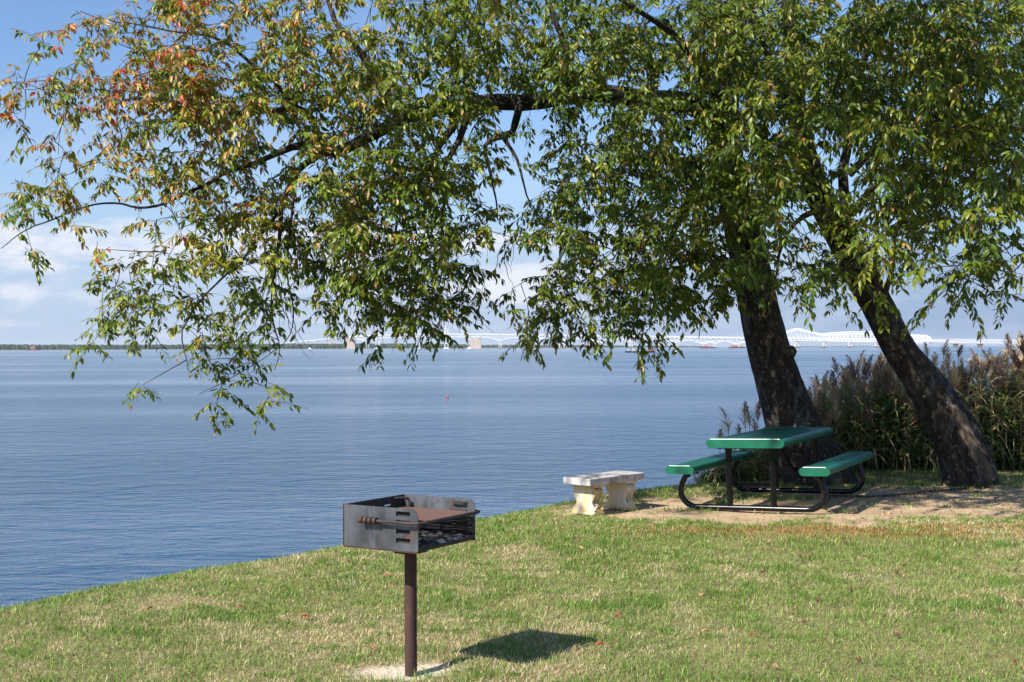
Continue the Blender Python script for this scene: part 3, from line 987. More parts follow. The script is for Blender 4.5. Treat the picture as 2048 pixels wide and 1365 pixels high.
# ------------------------------------------------------------------ reeds
def reed_arrays(p, h, lean, plume=True, nl=9, dead=0.3, s=1.0):
    """One reed: bent stem, strap leaves, feathery plume. Returns verts, quads, colours."""
    vs, fs, cs = [], [], []

    def strip(pts, wid, side, colr):
        b = len(vs)
        for k, q in enumerate(pts):
            ww = wid * (1 - (k / (len(pts) - 1)) ** 1.6) + 0.0006
            vs.append(q - side * ww)
            vs.append(q + side * ww)
            cs.extend([colr, colr])
        for k in range(len(pts) - 1):
            fs.append((b + 2 * k, b + 2 * k + 1, b + 2 * k + 3, b + 2 * k + 2))
    p = np.array(p, float)
    lv = np.array([math.cos(lean[0]), math.sin(lean[0]), 0]) * lean[1]
    stem = lambda u: p + np.array([0, 0, h * u]) + lv * h * u ** 2
    sc = np.array([0.30, 0.24, 0.12]) if rng.random() < dead else np.array([0.13, 0.17, 0.05])
    for sd in ([1, 0, 0], [0, 1, 0]):
        b = len(vs)
        for u in (0, 0.35, 0.7, 1.0):
            q = stem(u)
            r = 0.005 * s * (1.1 - 0.6 * u)
            vs.append(q - np.array(sd) * r)
            vs.append(q + np.array(sd) * r)
            cs.extend([sc, sc])
        for k in range(3):
            fs.append((b + 2 * k, b + 2 * k + 1, b + 2 * k + 3, b + 2 * k + 2))
    for k in range(nl):
        u = rng.uniform(0.15, 0.9)
        a = rng.uniform(0, 2 * math.pi)
        dv = np.array([math.cos(a), math.sin(a), 0])
        ll = rng.uniform(0.22, 0.42) * s
        q = stem(u)
        rise, dr = rng.uniform(0.5, 1.1), rng.uniform(0.3, 1.3)
        pts = [q + dv * ll * t + np.array([0, 0, ll * (rise * t - dr * t * t)]) for t in (0, 0.3, 0.65, 1.0)]
        if rng.random() < dead:
            cl_ = np.array([0.52, 0.40, 0.21]) * rng.uniform(0.7, 1.2)
        else:
            cl_ = np.array([0.16, 0.235, 0.055]) * rng.uniform(0.6, 1.5)
        strip(pts, rng.uniform(0.008, 0.014) * s, np.array([-dv[1], dv[0], 0.2]), cl_)
    if plume:
        pl = rng.uniform(0.16, 0.34) * s
        aw = rng.uniform(0, 2 * math.pi)
        nod = np.array([math.cos(aw), math.sin(aw), 0]) * rng.uniform(0.2, 1.0)
        pc = (np.array([0.56, 0.38, 0.25]) if rng.random() < 0.5 else np.array([0.64, 0.50, 0.33])) * rng.uniform(0.7, 1.2) if rng.random() < 0.85 else np.array([0.27, 0.17, 0.15])
        top = stem(1.0)
        for k in range(80):
            u = rng.random()
            a = rng.uniform(0, 2 * math.pi)
            dv = np.array([math.cos(a), math.sin(a), 0]) * rng.uniform(0.5, 1.2) + nod * 0.6
            q = top + np.array([0, 0, pl * (u - 0.15)]) + (lv * 0.5 + nod * 0.45 * u) * u * pl
            ll = pl * 0.62 * (1.05 - u) + 0.04
            pts = [q, q + dv * ll * 0.5 + np.array([0, 0, ll * 0.5]), q + dv * ll * 0.95 + np.array([0, 0, ll * 0.55]) + lv * 0.25]
            strip(pts, 0.0042 * s, np.array([-dv[1], dv[0], 0.0]), pc * rng.uniform(0.75, 1.3))
    return vs, fs, cs


def collect(items):
    va, fa, ca, b = [], [], [], 0
    for v_, f_, c_ in items:
        va.append(np.array(v_))
        fa.append(np.array(f_) + b)
        ca.append(np.array(c_))
        b += len(v_)
    return np.concatenate(va), np.concatenate(fa), np.concatenate(ca)


def reed_top(px):
    return np.interp(px, [1560, 1610, 1640, 1690, 1720, 1760, 1800, 1850, 1890, 1930, 1990, 2048, 2200], [840, 805, 775, 748, 742, 735, 728, 725, 745, 738, 712, 712, 700])


items = []
while len(items) < 1350:
    px = rng.uniform(1560, 2330)
    Y = rng.uniform(17.7, 20.4)
    xx = (px - CX) / F * Y
    if edge_dist(np.array([xx]), np.array([Y]))[0] < -0.6:
        continue
    zz = gzs(xx, Y)
    ht = V(px, reed_top(px), Y).z - zz - 0.12
    ht *= (rng.uniform(0.45, 1.0) if rng.random() < 0.8 else rng.uniform(0.9, 1.08)) * (0.86 + 0.3 * float(fbm(np.array([xx * 1.6]), np.array([Y * 1.6]), s=33, o=2)[0]))
    if ht < 0.25:
        continue
    items.append(reed_arrays((xx, Y, zz), ht, (rng.uniform(0, 6.28), rng.uniform(0, 0.22)), rng.random() < 0.42, int(rng.integers(11, 19)), 0.46, rng.uniform(0.85, 1.35)))
v, f, c = collect(items)
tag(np_mesh('reed_bed', v, [f], M_reed, col=c), kind='stuff')
# low weeds along the bank behind the table
items = []
while len(items) < 420:
    px = rng.uniform(1405, 1620)
    Y = rng.uniform(16.6, 18.4)
    xx = (px - CX) / F * Y
    ed = edge_dist(np.array([xx]), np.array([Y]))[0]
    if ed > 0.35 or ed < -1.0:
        continue
    zz = gzs(xx, Y)
    ytop = np.interp(px, [1400, 1440, 1480, 1520, 1560, 1640], [942, 925, 895, 872, 860, 850])
    ht = (V(px, ytop, Y).z - zz) * rng.uniform(0.6, 1.0)
    if ht < 0.1:
        continue
    items.append(reed_arrays((xx, Y, zz), ht, (rng.uniform(0, 6.28), rng.uniform(0, 0.35)), False, 11, 0.45, 0.8))
v, f, c = collect(items)
tag(np_mesh('bank_weeds', v, [f], M_reed, col=c), kind='stuff')

# single reeds that stand clear of the bed
for px, py, Y, lab in (
        (1441, 858, 17.0, 'lowest thin brown reed plume, nearest the open water left of the picnic table'),
        (1458, 836, 17.1, 'lone reed plume on a bare stalk against the water, above the picnic table corner'),
        (1481, 852, 17.3, 'wide fluffy tan reed plume rising just behind the picnic table'),
        (1491, 828, 17.4, 'slim purplish reed plume standing straight, next to a taller one behind the table'),
        (1499, 822, 17.5, 'narrow dark reed plume at the middle of the clump left of the thick trunk'),
        (1512, 814, 17.6, 'tallest dark reed plume leaning by the left edge of the thick trunk'),
        (1512, 838, 17.2, 'golden brown reed plume touching the thick trunk, behind the table'),
        (1862, 690, 18.2, 'dark slender reed plume rising beside the slanting trunk under the bridge'),
        (1893, 690, 18.3, 'reed with drooping leaves standing alone in front of the bridge pier'),
        (1922, 690, 18.4, 'tall reddish reed plume standing before the water under the bridge girders'),
        (2010, 680, 18.6, 'tallest bushy reed plume that reaches above the bridge line')):
    xx = (px - CX) / F * Y
    zz = gzs(xx, Y)
    root = empty('reed', (xx, Y, zz), 0, 0, lab, 'reed', 'single reeds standing clear')
    ht = V(px, py, Y).z - zz - 0.16
    v_, f_, c_ = reed_arrays((xx, Y, zz), ht, (rng.uniform(0, 6.28), rng.uniform(0, 0.04)), True, 7, 0.2)
    npl = 80 * 6
    v_, c_ = np.array(v_), np.array(c_)
    f_ = np.array(f_)
    cut = len(v_) - npl
    np_mesh('stalk', v_[:cut], [f_[np.max(f_, 1) < cut]], M_reed, root, c_[:cut], world=True)
    np_mesh('plume', v_[cut:], [f_[np.min(f_, 1) >= cut] - cut], M_reed, root, c_[cut:], world=True)


# leafy shrub among the reeds
def leaf_cloud(centres, n, L0, L1, cols):
    k = rng.integers(0, len(centres), n)
    ctr = np.array(centres)[k]
    a = rng.normal(size=(n, 3))
    a /= np.linalg.norm(a, axis=1, keepdims=True)
    p = ctr[:, :3] + a * (rng.random((n, 1)) ** 0.45) * ctr[:, 3:6]
    ax = a * 0.6 + rng.normal(size=(n, 3)) * 0.6 + np.array([0, 0, -0.3])
    ax /= np.linalg.norm(ax, axis=1, keepdims=True)
    nr = rng.normal(size=(n, 3)) + np.array([-0.4, -0.6, 0.9])
    nr -= ax * np.sum(nr * ax, 1, keepdims=True)
    nr /= np.linalg.norm(nr, axis=1, keepdims=True)
    wd = np.cross(ax, nr)
    L_ = rng.uniform(L0, L1, (n, 1))
    W_ = L_ * 0.3
    v = np.stack([p, p + ax * L_ * .45 - wd * W_, p + ax * L_, p + ax * L_ * .45 + wd * W_], 1)
    cc = np.array(cols)[rng.integers(0, len(cols), n)] * rng.uniform(0.7, 1.3, (n, 1))
    return v.reshape(-1, 3), np.arange(n * 4).reshape(-1, 4), np.repeat(cc, 4, 0)


for lab, base_, ctrs, nl in (
        ('dark leafy shrub between the reeds and the slanting trunk, at the edge of the view', (2035, 925, 18.2),
         [(*V(2040, 850, 18.6), .55, .6, .55), (*V(2090, 820, 18.8), .7, .6, .7), (*V(2010, 890, 18.2), .4, .5, .35)], 5200),
        ('sunlit green vine bush tangled among the reeds between the two trunks', (1765, 925, 18.0),
         [(*V(1765, 850, 18.0), .30, .4, .45), (*V(1800, 880, 18.0), .35, .4, .3), (*V(1725, 880, 18.1), .3, .4, .3)], 2600)):
    b_ = G(base_[0], base_[1])
    b_ = Vector((b_.x, base_[2], 0))
    root = empty('shrub', b_, 0, 0, lab, 'shrub')
    v, f, c = leaf_cloud(ctrs, nl, 0.05, 0.11, [(0.03, 0.07, 0.015), (0.05, 0.10, 0.02), (0.09, 0.14, 0.025), (0.18, 0.14, 0.05)])
    np_mesh('foliage', v, [f], M_leaf, root, c, world=True)
    sb = MB()
    for k in range(9):
        cc = ctrs[k % len(ctrs)]
        tpt = Vector(cc[:3]) + Vector((random.uniform(-.3, .3), random.uniform(-.2, .2), random.uniform(0, .4)))
        bb = Vector((b_.x + random.uniform(-.4, .4), b_.y + random.uniform(-.2, .2), -0.02))
        sb.tube([bb, bb.lerp(tpt, .5) + Vector((random.uniform(-.1, .1), 0, .05)), tpt], [.014, .010, .004], 6)
    sb.build('stems', M_twig, root, True, True)

# ------------------------------------------------------------------ picnic table
TH = R(-26.5)
TP = G(1504, 1023)
table = empty('picnic_table', (TP.x, TP.y, 0.0), TH, R(-1.5), 'green coated metal picnic table with attached benches on a black tube frame', 'picnic table')


def stadium(w, h, n=8):
    r = h / 2
    pts = []
    for s, a0 in ((1, -90), (-1, 90)):
        for k in range(n + 1):
            a = R(a0 + 180 * k / n)
            pts.append((s * (w / 2 - r) + r * math.cos(a), r * math.sin(a)))
    return pts


def slab(name, xc, w, y0, y1, zt, th, cell, parent):
    r = th / 2
    b = MB()
    for yy, dd in ((y0, 0.014), (y1 - 0.014, 0.014)):
        b.prism(stadium(w, th), (xc, yy, zt - r), (1, 0, 0), (0, 0, 1), (0, 1, 0), dd)
    for sx in (-1, 1):
        b.tube([(xc + sx * (w / 2 - r - 0.002), y0 + 0.014, zt - r - 0.001), (xc + sx * (w / 2 - r - 0.002), y1 - 0.014, zt - r - 0.001)], r - 0.002, 20, False)
    x0, x1 = xc - w / 2 + r, xc + w / 2 - r
    # expanded-metal lattice
    zc = zt - 0.006
    nu, nv = max(2, round((x1 - x0) / cell)), max(2, round((y1 - y0 - .028) / (cell * 1.5)))
    cu, cv = (x1 - x0) / nu, (y1 - y0 - .028) / nv
    hw = cell * 0.15
    for i in range(nu):
        for j in range(nv):
            xa, ya = x0 + i * cu, y0 + .014 + j * cv
            for (ax, ay, bx, by) in ((xa, ya + cv / 2, xa + cu / 2, ya), (xa + cu / 2, ya, xa + cu, ya + cv / 2), (xa + cu, ya + cv / 2, xa + cu / 2, ya + cv), (xa + cu / 2, ya + cv, xa, ya + cv / 2)):
                ux, uy = bx - ax, by - ay
                l_ = math.hypot(ux, uy)
                px_, py_ = -uy / l_ * hw, ux / l_ * hw
                b.add([(ax - px_, ay - py_, zc), (bx - px_, by - py_, zc), (bx + px_, by + py_, zc), (ax + px_, ay + py_, zc),
                       (ax - px_, ay - py_, zc - .005), (bx - px_, by - py_, zc - .005), (bx + px_, by + py_, zc - .005), (ax + px_, ay + py_, zc - .005)],
                      [(0, 1, 2, 3), (7, 6, 5, 4), (0, 4, 5, 1), (2, 6, 7, 3)])
    o = b.build(name, M_green, parent, True)
    for yy in (y0 + 0.002,):  # thin pale tube painted as the sun's glint on the rounded edge
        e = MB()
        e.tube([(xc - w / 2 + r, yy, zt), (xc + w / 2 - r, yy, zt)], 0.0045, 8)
        e.build('edge_glint', M_glint, o, True)
    return o


y0, y1 = -0.20, 2.04
FR = 1.84
top = slab('tabletop', 0, 0.83, y0, y1, 0.765, 0.092, 0.036, table)
bl = slab('bench', -0.715, 0.315, y0, y1, 0.482, 0.088, 0.026, table)
br = slab('bench', 0.715, 0.315, y0, y1, 0.482, 0.088, 0.026, table)
for yy in (0.0, FR):
    b = MB()
    half = [(0.69, 0.40), (0.725, 0.345), (0.76, 0.27), (0.775, 0.20), (0.76, 0.13), (0.715, 0.075), (0.65, 0.043), (0.57, 0.033)]
    pts = [(-x_, yy, z_) for x_, z_ in half] + [(0, yy, 0.033)] + [(x_, yy, z_) for x_, z_ in half[::-1]]
    sp = spline([p + (0.031,) for p in pts], 0.03)
    b.tube([p[:3] for p in sp], 0.031, 14)
    b.build('frame_tube', M_black, table, True)
    for sx in (-1, 1):
        b = MB()
        b.box((sx * 0.70, yy, 0.390), (0.25, 0.05, 0.012))
        b.tube([(sx * 0.69, yy, 0.385), (sx * 0.705, yy, 0.36)], [0.040, 0.033], 12)
        b.build('bench_bracket', M_black, table)
    for sx in (-1, 1):
        b = MB()
        b.tube([(sx * 0.235, yy, 0.05), (sx * 0.235, yy, 0.60), (sx * 0.235, yy, 0.63), (sx * 0.235, yy, 0.672)], [0.032, 0.032, 0.037, 0.046], 14)
        b.build('leg', M_black, table, True)
    b = MB()
    b.box((0, yy, 0.660), (0.72, 0.05, 0.014))
    b.build('top_bracket', M_black, table)
b = MB()
b.box((0, FR - 0.034, 0.285), (0.46, 0.012, 0.05))
b.box((-0.235 - 0.24, FR - 0.034, 0.10), (0.42, 0.012, 0.05))
b.build('crossbar', M_black, table)
b = MB()
b.tube([(0, FR - 0.05, 0.27), (0, 1.05, 0.655)], 0.018, 10)
b.build('brace', M_black, table, True)
b = MB()
b.tube([(0, 0.05, 0.655), (0, 0.55, 0.655), (0, FR - .05, 0.655)], 0.016, 10)
b.build('spine', M_black, table, True)
for sx in (-1, 1):
    for k in (-1, 1):
        b = MB()
        b.box((sx * 0.715 + k * 0.07, (y0 + y1) / 2, 0.412), (0.03, y1 - y0 - 0.06, 0.028))
        b.build('bench_rail', M_black, table)


# ------------------------------------------------------------------ chain
def chain(path, link=0.045, wire=0.006):
    mb = MB()
    P = [Vector(p) for p in path]
    flip = 0
    for a, b_ in zip(P[:-1], P[1:]):
        n_ = max(1, int((b_ - a).length / (link * 0.72)))
        for k in range(n_):
            c_ = a.lerp(b_, (k + .5) / n_)
            dv = (b_ - a).normalized()
            s1 = dv.cross(Vector((0, 0, 1)))
            s1 = s1.normalized() if s1.length > .01 else Vector((1, 0, 0))
            s2 = dv.cross(s1)
            sd = s1 if flip else (s1 + s2).normalized()
            flip ^= 1
            mb.tube([c_ + dv * math.cos(q) * link * .5 + sd * math.sin(q) * link * .27 for q in np.linspace(0, 2 * math.pi, 9)[:-1]], wire, 5, closed=True)
    return mb


TM = table.matrix_basis
c0 = TM @ Vector((0.66, 0.40, 0.40))
cp = [c0, Vector((c0.x, c0.y, 0.14)), Vector((c0.x + .01, c0.y + .02, 0.03))]
for px, py in ((1660, 990), (1740, 994), (1800, 991), (1860, 984), (1900, 981), (1950, 976), (1992, 968)):
    q = G(px, py)
    cp.append(Vector((q.x, q.y, gzs(q.x, q.y) + 0.005)))
ch = chain(cp).build('chain', M_chain, None, True)
tag(ch, 'rusty chain hanging from the picnic table and trailing over bare ground to the slanting tree', 'chain')

# ------------------------------------------------------------------ stone bench
ca = R(47.5)
bc = V(1180, 957, 13.30)
ex, ey = Vector((math.cos(ca), math.sin(ca), 0)), Vector((-math.sin(ca), math.cos(ca), 0))
BL, BW, BT, BH = 0.93, 0.36, 0.075, 0.385
bo = Vector((bc.x, bc.y, 0)) + ex * BL / 2 + ey * BW / 2
bench = empty('garden_bench', (bo.x, bo.y, -0.012), ca, 0, 'weathered cast stone bench with scroll legs, on the lawn edge by the water', 'bench')
b = MB()
nu, nv = 24, 10
b.box((0, 0, BH - BT / 2), (BL, BW, BT))
seat = b.build('seat', M_conc, bench, bevel=0.008)
for sx in (-1, 1):
    lg = MB()
    x0 = sx * (BL / 2 - 0.19)
    prof = [(0.160, 0.0), (0.168, 0.018), (0.160, 0.045), (0.128, 0.075), (0.106, 0.105), (0.104, 0.13), (0.124, 0.17), (0.150, 0.205), (0.158, 0.232), (0.146, 0.256), (0.118, 0.270), (0.116, 0.277), (0.158, 0.284), (0.168, 0.30), (0.168, 0.312)]
    outl = [(y_ * 0.88, z_) for y_, z_ in prof] + [(-y_ * 0.88, z_) for y_, z_ in prof[::-1]]
    lg.prism(outl, (x0 - 0.075, 0, 0), (0, 1, 0), (0, 0, 1), (1, 0, 0), 0.15)
    # top and foot slabs
    lg.box((x0, 0, 0.297), (0.19, 0.312, 0.030))
    lg.box((x0, 0, 0.012), (0.18, 0.30, 0.024))
    leg = lg.build('leg', M_cast, bench, bevel=0.006)
    for sy in (-1, 1):
        cv = MB()
        # carved scrolls and a row of beads up the narrow side
        yy = sy * 0.128
        for zc, rr in ((0.218, 0.046), (0.052, 0.040)):
            pts = []
            for k in range(26):
                a = k / 25 * 4.2 * math.pi
                q = rr * (1 - 0.75 * k / 25)
                pts.append((x0 + q * math.cos(a), yy, zc + q * math.sin(a)))
            cv.tube(pts, 0.0095, 6)
        for k in range(6):
            zz = 0.10 + k * 0.017
            cv.sphere((x0, sy * (0.098 + 0.018 * abs(k - 2.2) / 2.5), zz), (0.034 - .002 * k, 0.016, 0.008), 8, 5)
        cv.tube([(x0 - 0.058, sy * y_ * 0.89, z_) for y_, z_ in prof[2:11]], 0.016, 6)
        cv.tube([(x0 + 0.058, sy * y_ * 0.89, z_) for y_, z_ in prof[2:11]], 0.016, 6)
        cv.build('carving', M_cast, leg, True)

# ------------------------------------------------------------------ park grill
grill = empty('park_grill', (GP.x, GP.y, 0), R(-31.5), 0, 'square steel park grill with rusty grate on a single brown pipe, in the lawn', 'grill')
D2, W2, Z0, Z1 = 0.235, 0.26, 0.70, 0.914
b = MB()
b.tube([(0, 0, -0.06), (0, 0, 0.665)], 0.0325, 24)
b.build('post', M_rust, grill, True)
b = MB()
b.box((0, 0, 0.672), (0.125, 0.125, 0.052))
b.box((0, 0, 0.694), (0.16, 0.16, 0.006))
b.build('base_bracket', M_soot_shade, grill, bevel=0.01)
SL = [0.752, 0.796, 0.842, 0.886]
for sy in (-1, 1):
    b = MB()
    yo = sy * W2
    t = 0.005
    xs_ = [-D2, 0.100, 0.188, D2 - 0.045, D2]
    zs_ = [Z0]
    for zc in SL:
        zs_ += [zc - 0.012, zc + 0.012]
    zs_.append(Z1)

    def pan(u0, u1, v0, v1):
        b.box(((u0 + u1) / 2, yo, (v0 + v1) / 2), (u1 - u0, t, v1 - v0))
    pan(-D2, 0.100, Z0, Z1)
    pan(0.188, D2 - 0.045, Z0, Z1)
    for k in range(0, len(zs_), 2):
        pan(0.100, 0.188, zs_[k], zs_[k + 1])
    pan(D2 - 0.045, D2, Z0, Z1 - 0.045)
    arc = [(0, 0), (0.045, 0)] + [(0.045 * math.cos(R(a)), 0.045 * math.sin(R(a))) for a in (15, 30, 45, 60, 75)] + [(0, 0.045)]
    b.prism(arc, (D2 - 0.045, yo - t / 2, Z1 - 0.045), (1, 0, 0), (0, 0, 1), (0, 1, 0), t)
    pn = b.build('side_panel', M_steel, grill)
    b = MB()
    for zc in SL:     # pressed-in hood behind each slot
        vi = -sy * 0.024
        o4 = [(0.098, yo, zc - 0.013), (0.190, yo, zc - 0.013), (0.190, yo, zc + 0.013), (0.098, yo, zc + 0.013)]
        i4 = [(0.112, yo + vi, zc - 0.004), (0.176, yo + vi, zc - 0.004), (0.176, yo + vi, zc + 0.006), (0.112, yo + vi, zc + 0.006)]
        o5 = [(p[0], p[1] - sy * 0.003, p[2]) for p in o4]
        b.add(o5 + i4, [(0, 1, 5, 4), (1, 2, 6, 5), (2, 3, 7, 6), (3, 0, 4, 7), (4, 5, 6, 7)])
    b.build('louvre', M_soot_shade, pn)  # dark colour stands in for the shade inside the slots
    b = MB()
    b.bar((-D2, yo, Z0 - 0.002), (D2, yo, Z0 - 0.002), 0.008)
    b.bar((-D2 - 0.001, yo, Z0), (-D2 - 0.001, yo, Z1), 0.008)
    b.build('rim', M_rust, pn)
    b = MB()          # ledges that carry the grate
    for zc in (0.738, 0.778, 0.818):
        for u0, u1 in ((-D2 + 0.01, 0.085), (0.198, D2 - 0.005)):
            b.prism([(0, -0.010), (0, 0.012), (-sy * 0.020, 0.004)], (u0, yo - sy * 0.003, zc), (0, 1, 0), (0, 0, 1), (1, 0, 0), u1 - u0)
    b.build('ledge', M_steel, pn)
b = MB()
wz = Z1 - Z0
b.box((-D2 + 0.0025, 0, Z0 + wz * 0.385), (0.005, 2 * W2 - 0.006, wz * 0.77))
b.box((-D2 + 0.0025, 0, Z0 + wz * 0.905), (0.005, 2 * W2 - 0.006, wz * 0.19))
b.box((-D2 + 0.0025, -W2 * 0.34, Z0 + wz * 0.79), (0.005, 2 * W2 * 0.66 - 0.006, wz * 0.04))
b.box((-D2 + 0.0025, W2 * 0.76, Z0 + wz * 0.79), (0.005, 2 * W2 * 0.24 - 0.006, wz * 0.04))
b.build('back_panel', M_soot_shade, grill)
b = MB()
b.box((0.0, 0, Z0 + 0.003), (2 * D2 - 0.014, 2 * W2 - 0.012, 0.006))
b.bar((D2 - 0.008, -W2 + .004, Z0 + 0.008), (D2 - 0.008, W2 - .004, Z0 + 0.008), 0.012, 0.018)
b.build('firebox_floor', M_soot_shade, grill)
# ash and coals
ax_, ay_ = np.meshgrid(np.linspace(-D2 + .01, D2 - .02, 50), np.linspace(-W2 + .01, W2 - .01, 50))
az_ = Z0 + 0.010 + 0.035 * fbm(ax_ * 22, ay_ * 45, s=3, o=3) * sstep(0.0, 0.06, np.minimum(np.minimum(ax_ + D2, D2 - ax_), W2 - np.abs(ay_)))
ii = np.arange(2500).reshape(50, 50)
np_mesh('ash_bed', np.stack([ax_.ravel(), ay_.ravel(), az_.ravel()], -1), [np.stack([ii[:-1, :-1], ii[:-1, 1:], ii[1:, 1:], ii[1:, :-1]], -1).reshape(-1, 4)], M_ash, grill, smooth=True)
# grate and its U-shaped handle rod
GZ = 0.846
b = MB()
for k in range(31):
    yy = -W2 + 0.025 + k * (2 * W2 - 0.05) / 30
    b.tube([(-D2 + 0.02, yy, GZ), (D2 - 0.005, yy, GZ)], 0.0046, 6)
for xx in (-D2 + 0.03, 0.0, D2 - 0.02):
    b.box((xx, 0, GZ - 0.008), (0.02, 2 * W2 - 0.03, 0.006))
b.build('grate', M_grate, grill, True)
b = MB()
yg = W2 + 0.035
hp = [(-0.10, -yg, GZ), (0.10, -yg, GZ), (0.215, -yg, GZ), (0.245, -yg + 0.012, GZ), (0.258, -yg + 0.05, GZ), (0.258, 0, GZ), (0.258, yg - 0.05, GZ), (0.245, yg - 0.012, GZ), (0.215, yg, GZ), (0.10, yg, GZ), (-0.10, yg, GZ)]
b.tube(hp, 0.0085, 10)
hd = b.build('handle_rod', M_soot_shade, grill, True)
for sy in (-1, 1):
    b = MB()
    for k in range(4):
        xx = -0.105 + k * 0.029
        b.tube([(xx, sy * yg, GZ), (xx + 0.021, sy * yg, GZ)], 0.0175, 14)
    b.build('coil_grip', M_rust, hd, True)
b = MB()
b.tube([(-D2 + 0.012, W2 - 0.10, Z1 - 0.012), (-D2 + 0.035, W2 - 0.07, Z1 - 0.012), (-D2 + 0.055, W2 - 0.035, Z1 - 0.016), (-D2 + 0.06, W2 - 0.028, Z1 - 0.035), (-D2 + 0.06, W2 - 0.028, GZ)], 0.008, 8)
b.build('hinge_rod', M_soot_shade, grill, True)

# ------------------------------------------------------------------ litter on the lawn
leaf_specs = [(773, 1157, M_dry, 1.3), (783, 1174, M_dry, .9), (990, 1153, M_dry, .9), (1178, 1170, M_dry, 1.0), (1237, 1242, M_dry, 1.4), (610, 1243, M_dry, 1.4), (1200, 1300, M_redleaf, 1.1),
              (749, 1312, M_dry, .9), (1402, 1199, M_tan, 1.0), (1316, 1215, M_redleaf, .8), (1411, 1273, M_tan, 1.0), (1506, 1279, M_redleaf, 1.0), (1550, 1340, M_tan, .9), (1811, 1156, M_tan, .9),
              (1777, 1037, M_tan, 1.7), (1160, 1105, M_tan, 1.4), (480, 1222, M_dry, 1.0), (300, 1226, M_dry, 1.1), (612, 1243, M_dry, 1.0), (1665, 1067, M_tan, 1.2), (1690, 1090, M_dry, 1.0)]
seed_px = [(1620, 1118), (1600, 1117), (1525, 1150), (1636, 1210), (1701, 1185), (1808, 1135), (1794, 1148), (1795, 1279), (1608, 1253), (2032, 1142), (2040, 1218), (2032, 1330), (1537, 1094), (1718, 1328), (1998, 1228),
           (1955, 985), (1990, 998), (1850, 1003), (1830, 996)]
grp = 'fallen leaves on the lawn'
lab_of = {M_dry: 'small curled brown leaf fallen on the grass', M_tan: 'small pale tan leaf fallen on the grass', M_redleaf: 'small red leaf fallen on the grass'}
protos = {}
for k, (px, py, m_, s_) in enumerate(leaf_specs):
    if m_ not in protos:
        b = MB()
        n_ = 9
        top_, bot = [], []
        for i in range(n_):
            u = i / (n_ - 1)
            wv2 = 0.026 * math.sin(math.pi * u ** 0.8) + 0.0015
            for j, q in enumerate((-1, -.5, 0, .5, 1)):
                top_.append((wv2 * q, 0.09 * (u - .5), 0.022 * abs(q) ** 1.5 * (0.4 + u) + 0.014 * math.sin(u * 4) + .004))
        fs = [(i * 5 + j, i * 5 + j + 1, i * 5 + j + 6, i * 5 + j + 5) for i in range(n_ - 1) for j in range(4)]
        b.add(top_, fs)
        b.tube([(0, -0.045, .006), (0.003, -0.07, .012)], .0012, 5)
        o = b.build('fallen_leaf', m_, None, True)
        sm = o.modifiers.new('thickness', 'SOLIDIFY')
        sm.thickness = 0.0008
        protos[m_] = o
    else:
        o = protos[m_].copy()
        COL.objects.link(o)
    q = G(px, py)
    o.location = (q.x, q.y, gzs(q.x, q.y) + 0.022)
    o.rotation_euler = (random.uniform(-.4, .4), random.uniform(-.4, .4), random.uniform(0, 6.28))
    o.scale = (s_ * .5,) * 3
    tag(o, lab_of[m_], 'leaf', grp + ' ' + {M_dry: '(brown)', M_tan: '(tan)', M_redleaf: '(red)'}[m_])
sp_ = None
for px, py in seed_px:
    if sp_ is None:
        b = MB()
        b.sphere((0, 0, 0), 0.014, 10, 7)
        for k in range(40):
            a = Vector(rng.normal(size=3)).normalized()
            b.tube([a * 0.012, a * 0.021], [.003, .0006], 4)
        sp_ = b.build('seed_ball', M_seed, None, True)
        o = sp_
    else:
        o = sp_.copy()
        COL.objects.link(o)
    q = G(px, py)
    o.location = (q.x, q.y, gzs(q.x, q.y) + (0.012 if py < 1010 else 0.026))
    o.rotation_euler = (random.uniform(0, 3), random.uniform(0, 3), 0)
    o.scale = (0.75,) * 3
    tag(o, 'small dark brown spiky seed ball lying on the ground', 'seed ball', 'seed balls scattered over the lawn')

# ------------------------------------------------------------------ bay: far shore, bridges, boats
HZ = WATER


def far_row(px0, px1, D, top_px, nrow, rad, seed):
    """A strip of far woodland: many uneven crowns on a low bank."""
    r2 = np.random.default_rng(seed)
    vs, fs, b_ = [], [], 0
    base = MB()
    for _ in range(nrow):
        px = r2.uniform(px0, px1)
        dd = D * r2.uniform(1.0, 1.06)
        x_ = (px - CX) / F * dd
        ztop = V(px, np.interp(px, *top_px), D).z * r2.uniform(0.72, 1.03)
        rr = rad * r2.uniform(0.7, 1.4)
        if ztop < 2:
            continue
        base.sphere((x_, dd, ztop - rr * 0.9), (rr * 1.2, rr, rr * 0.9), 8, 5)
        base.tube([(x_, dd, HZ), (x_, dd, ztop - rr * .8)], rr * 0.85, 6, False)
    v_ = np.array([tuple(p) for p in base.v])
    nz = 1 + 0.0 * v_[:, 0]
    v_[:, 2] += (fbm(v_[:, 0] / 6, v_[:, 1] / 6, v_[:, 2] / 6, seed, 2) - 0.5) * rad * 0.5
    base.v = [tuple(p) for p in v_]
    return base


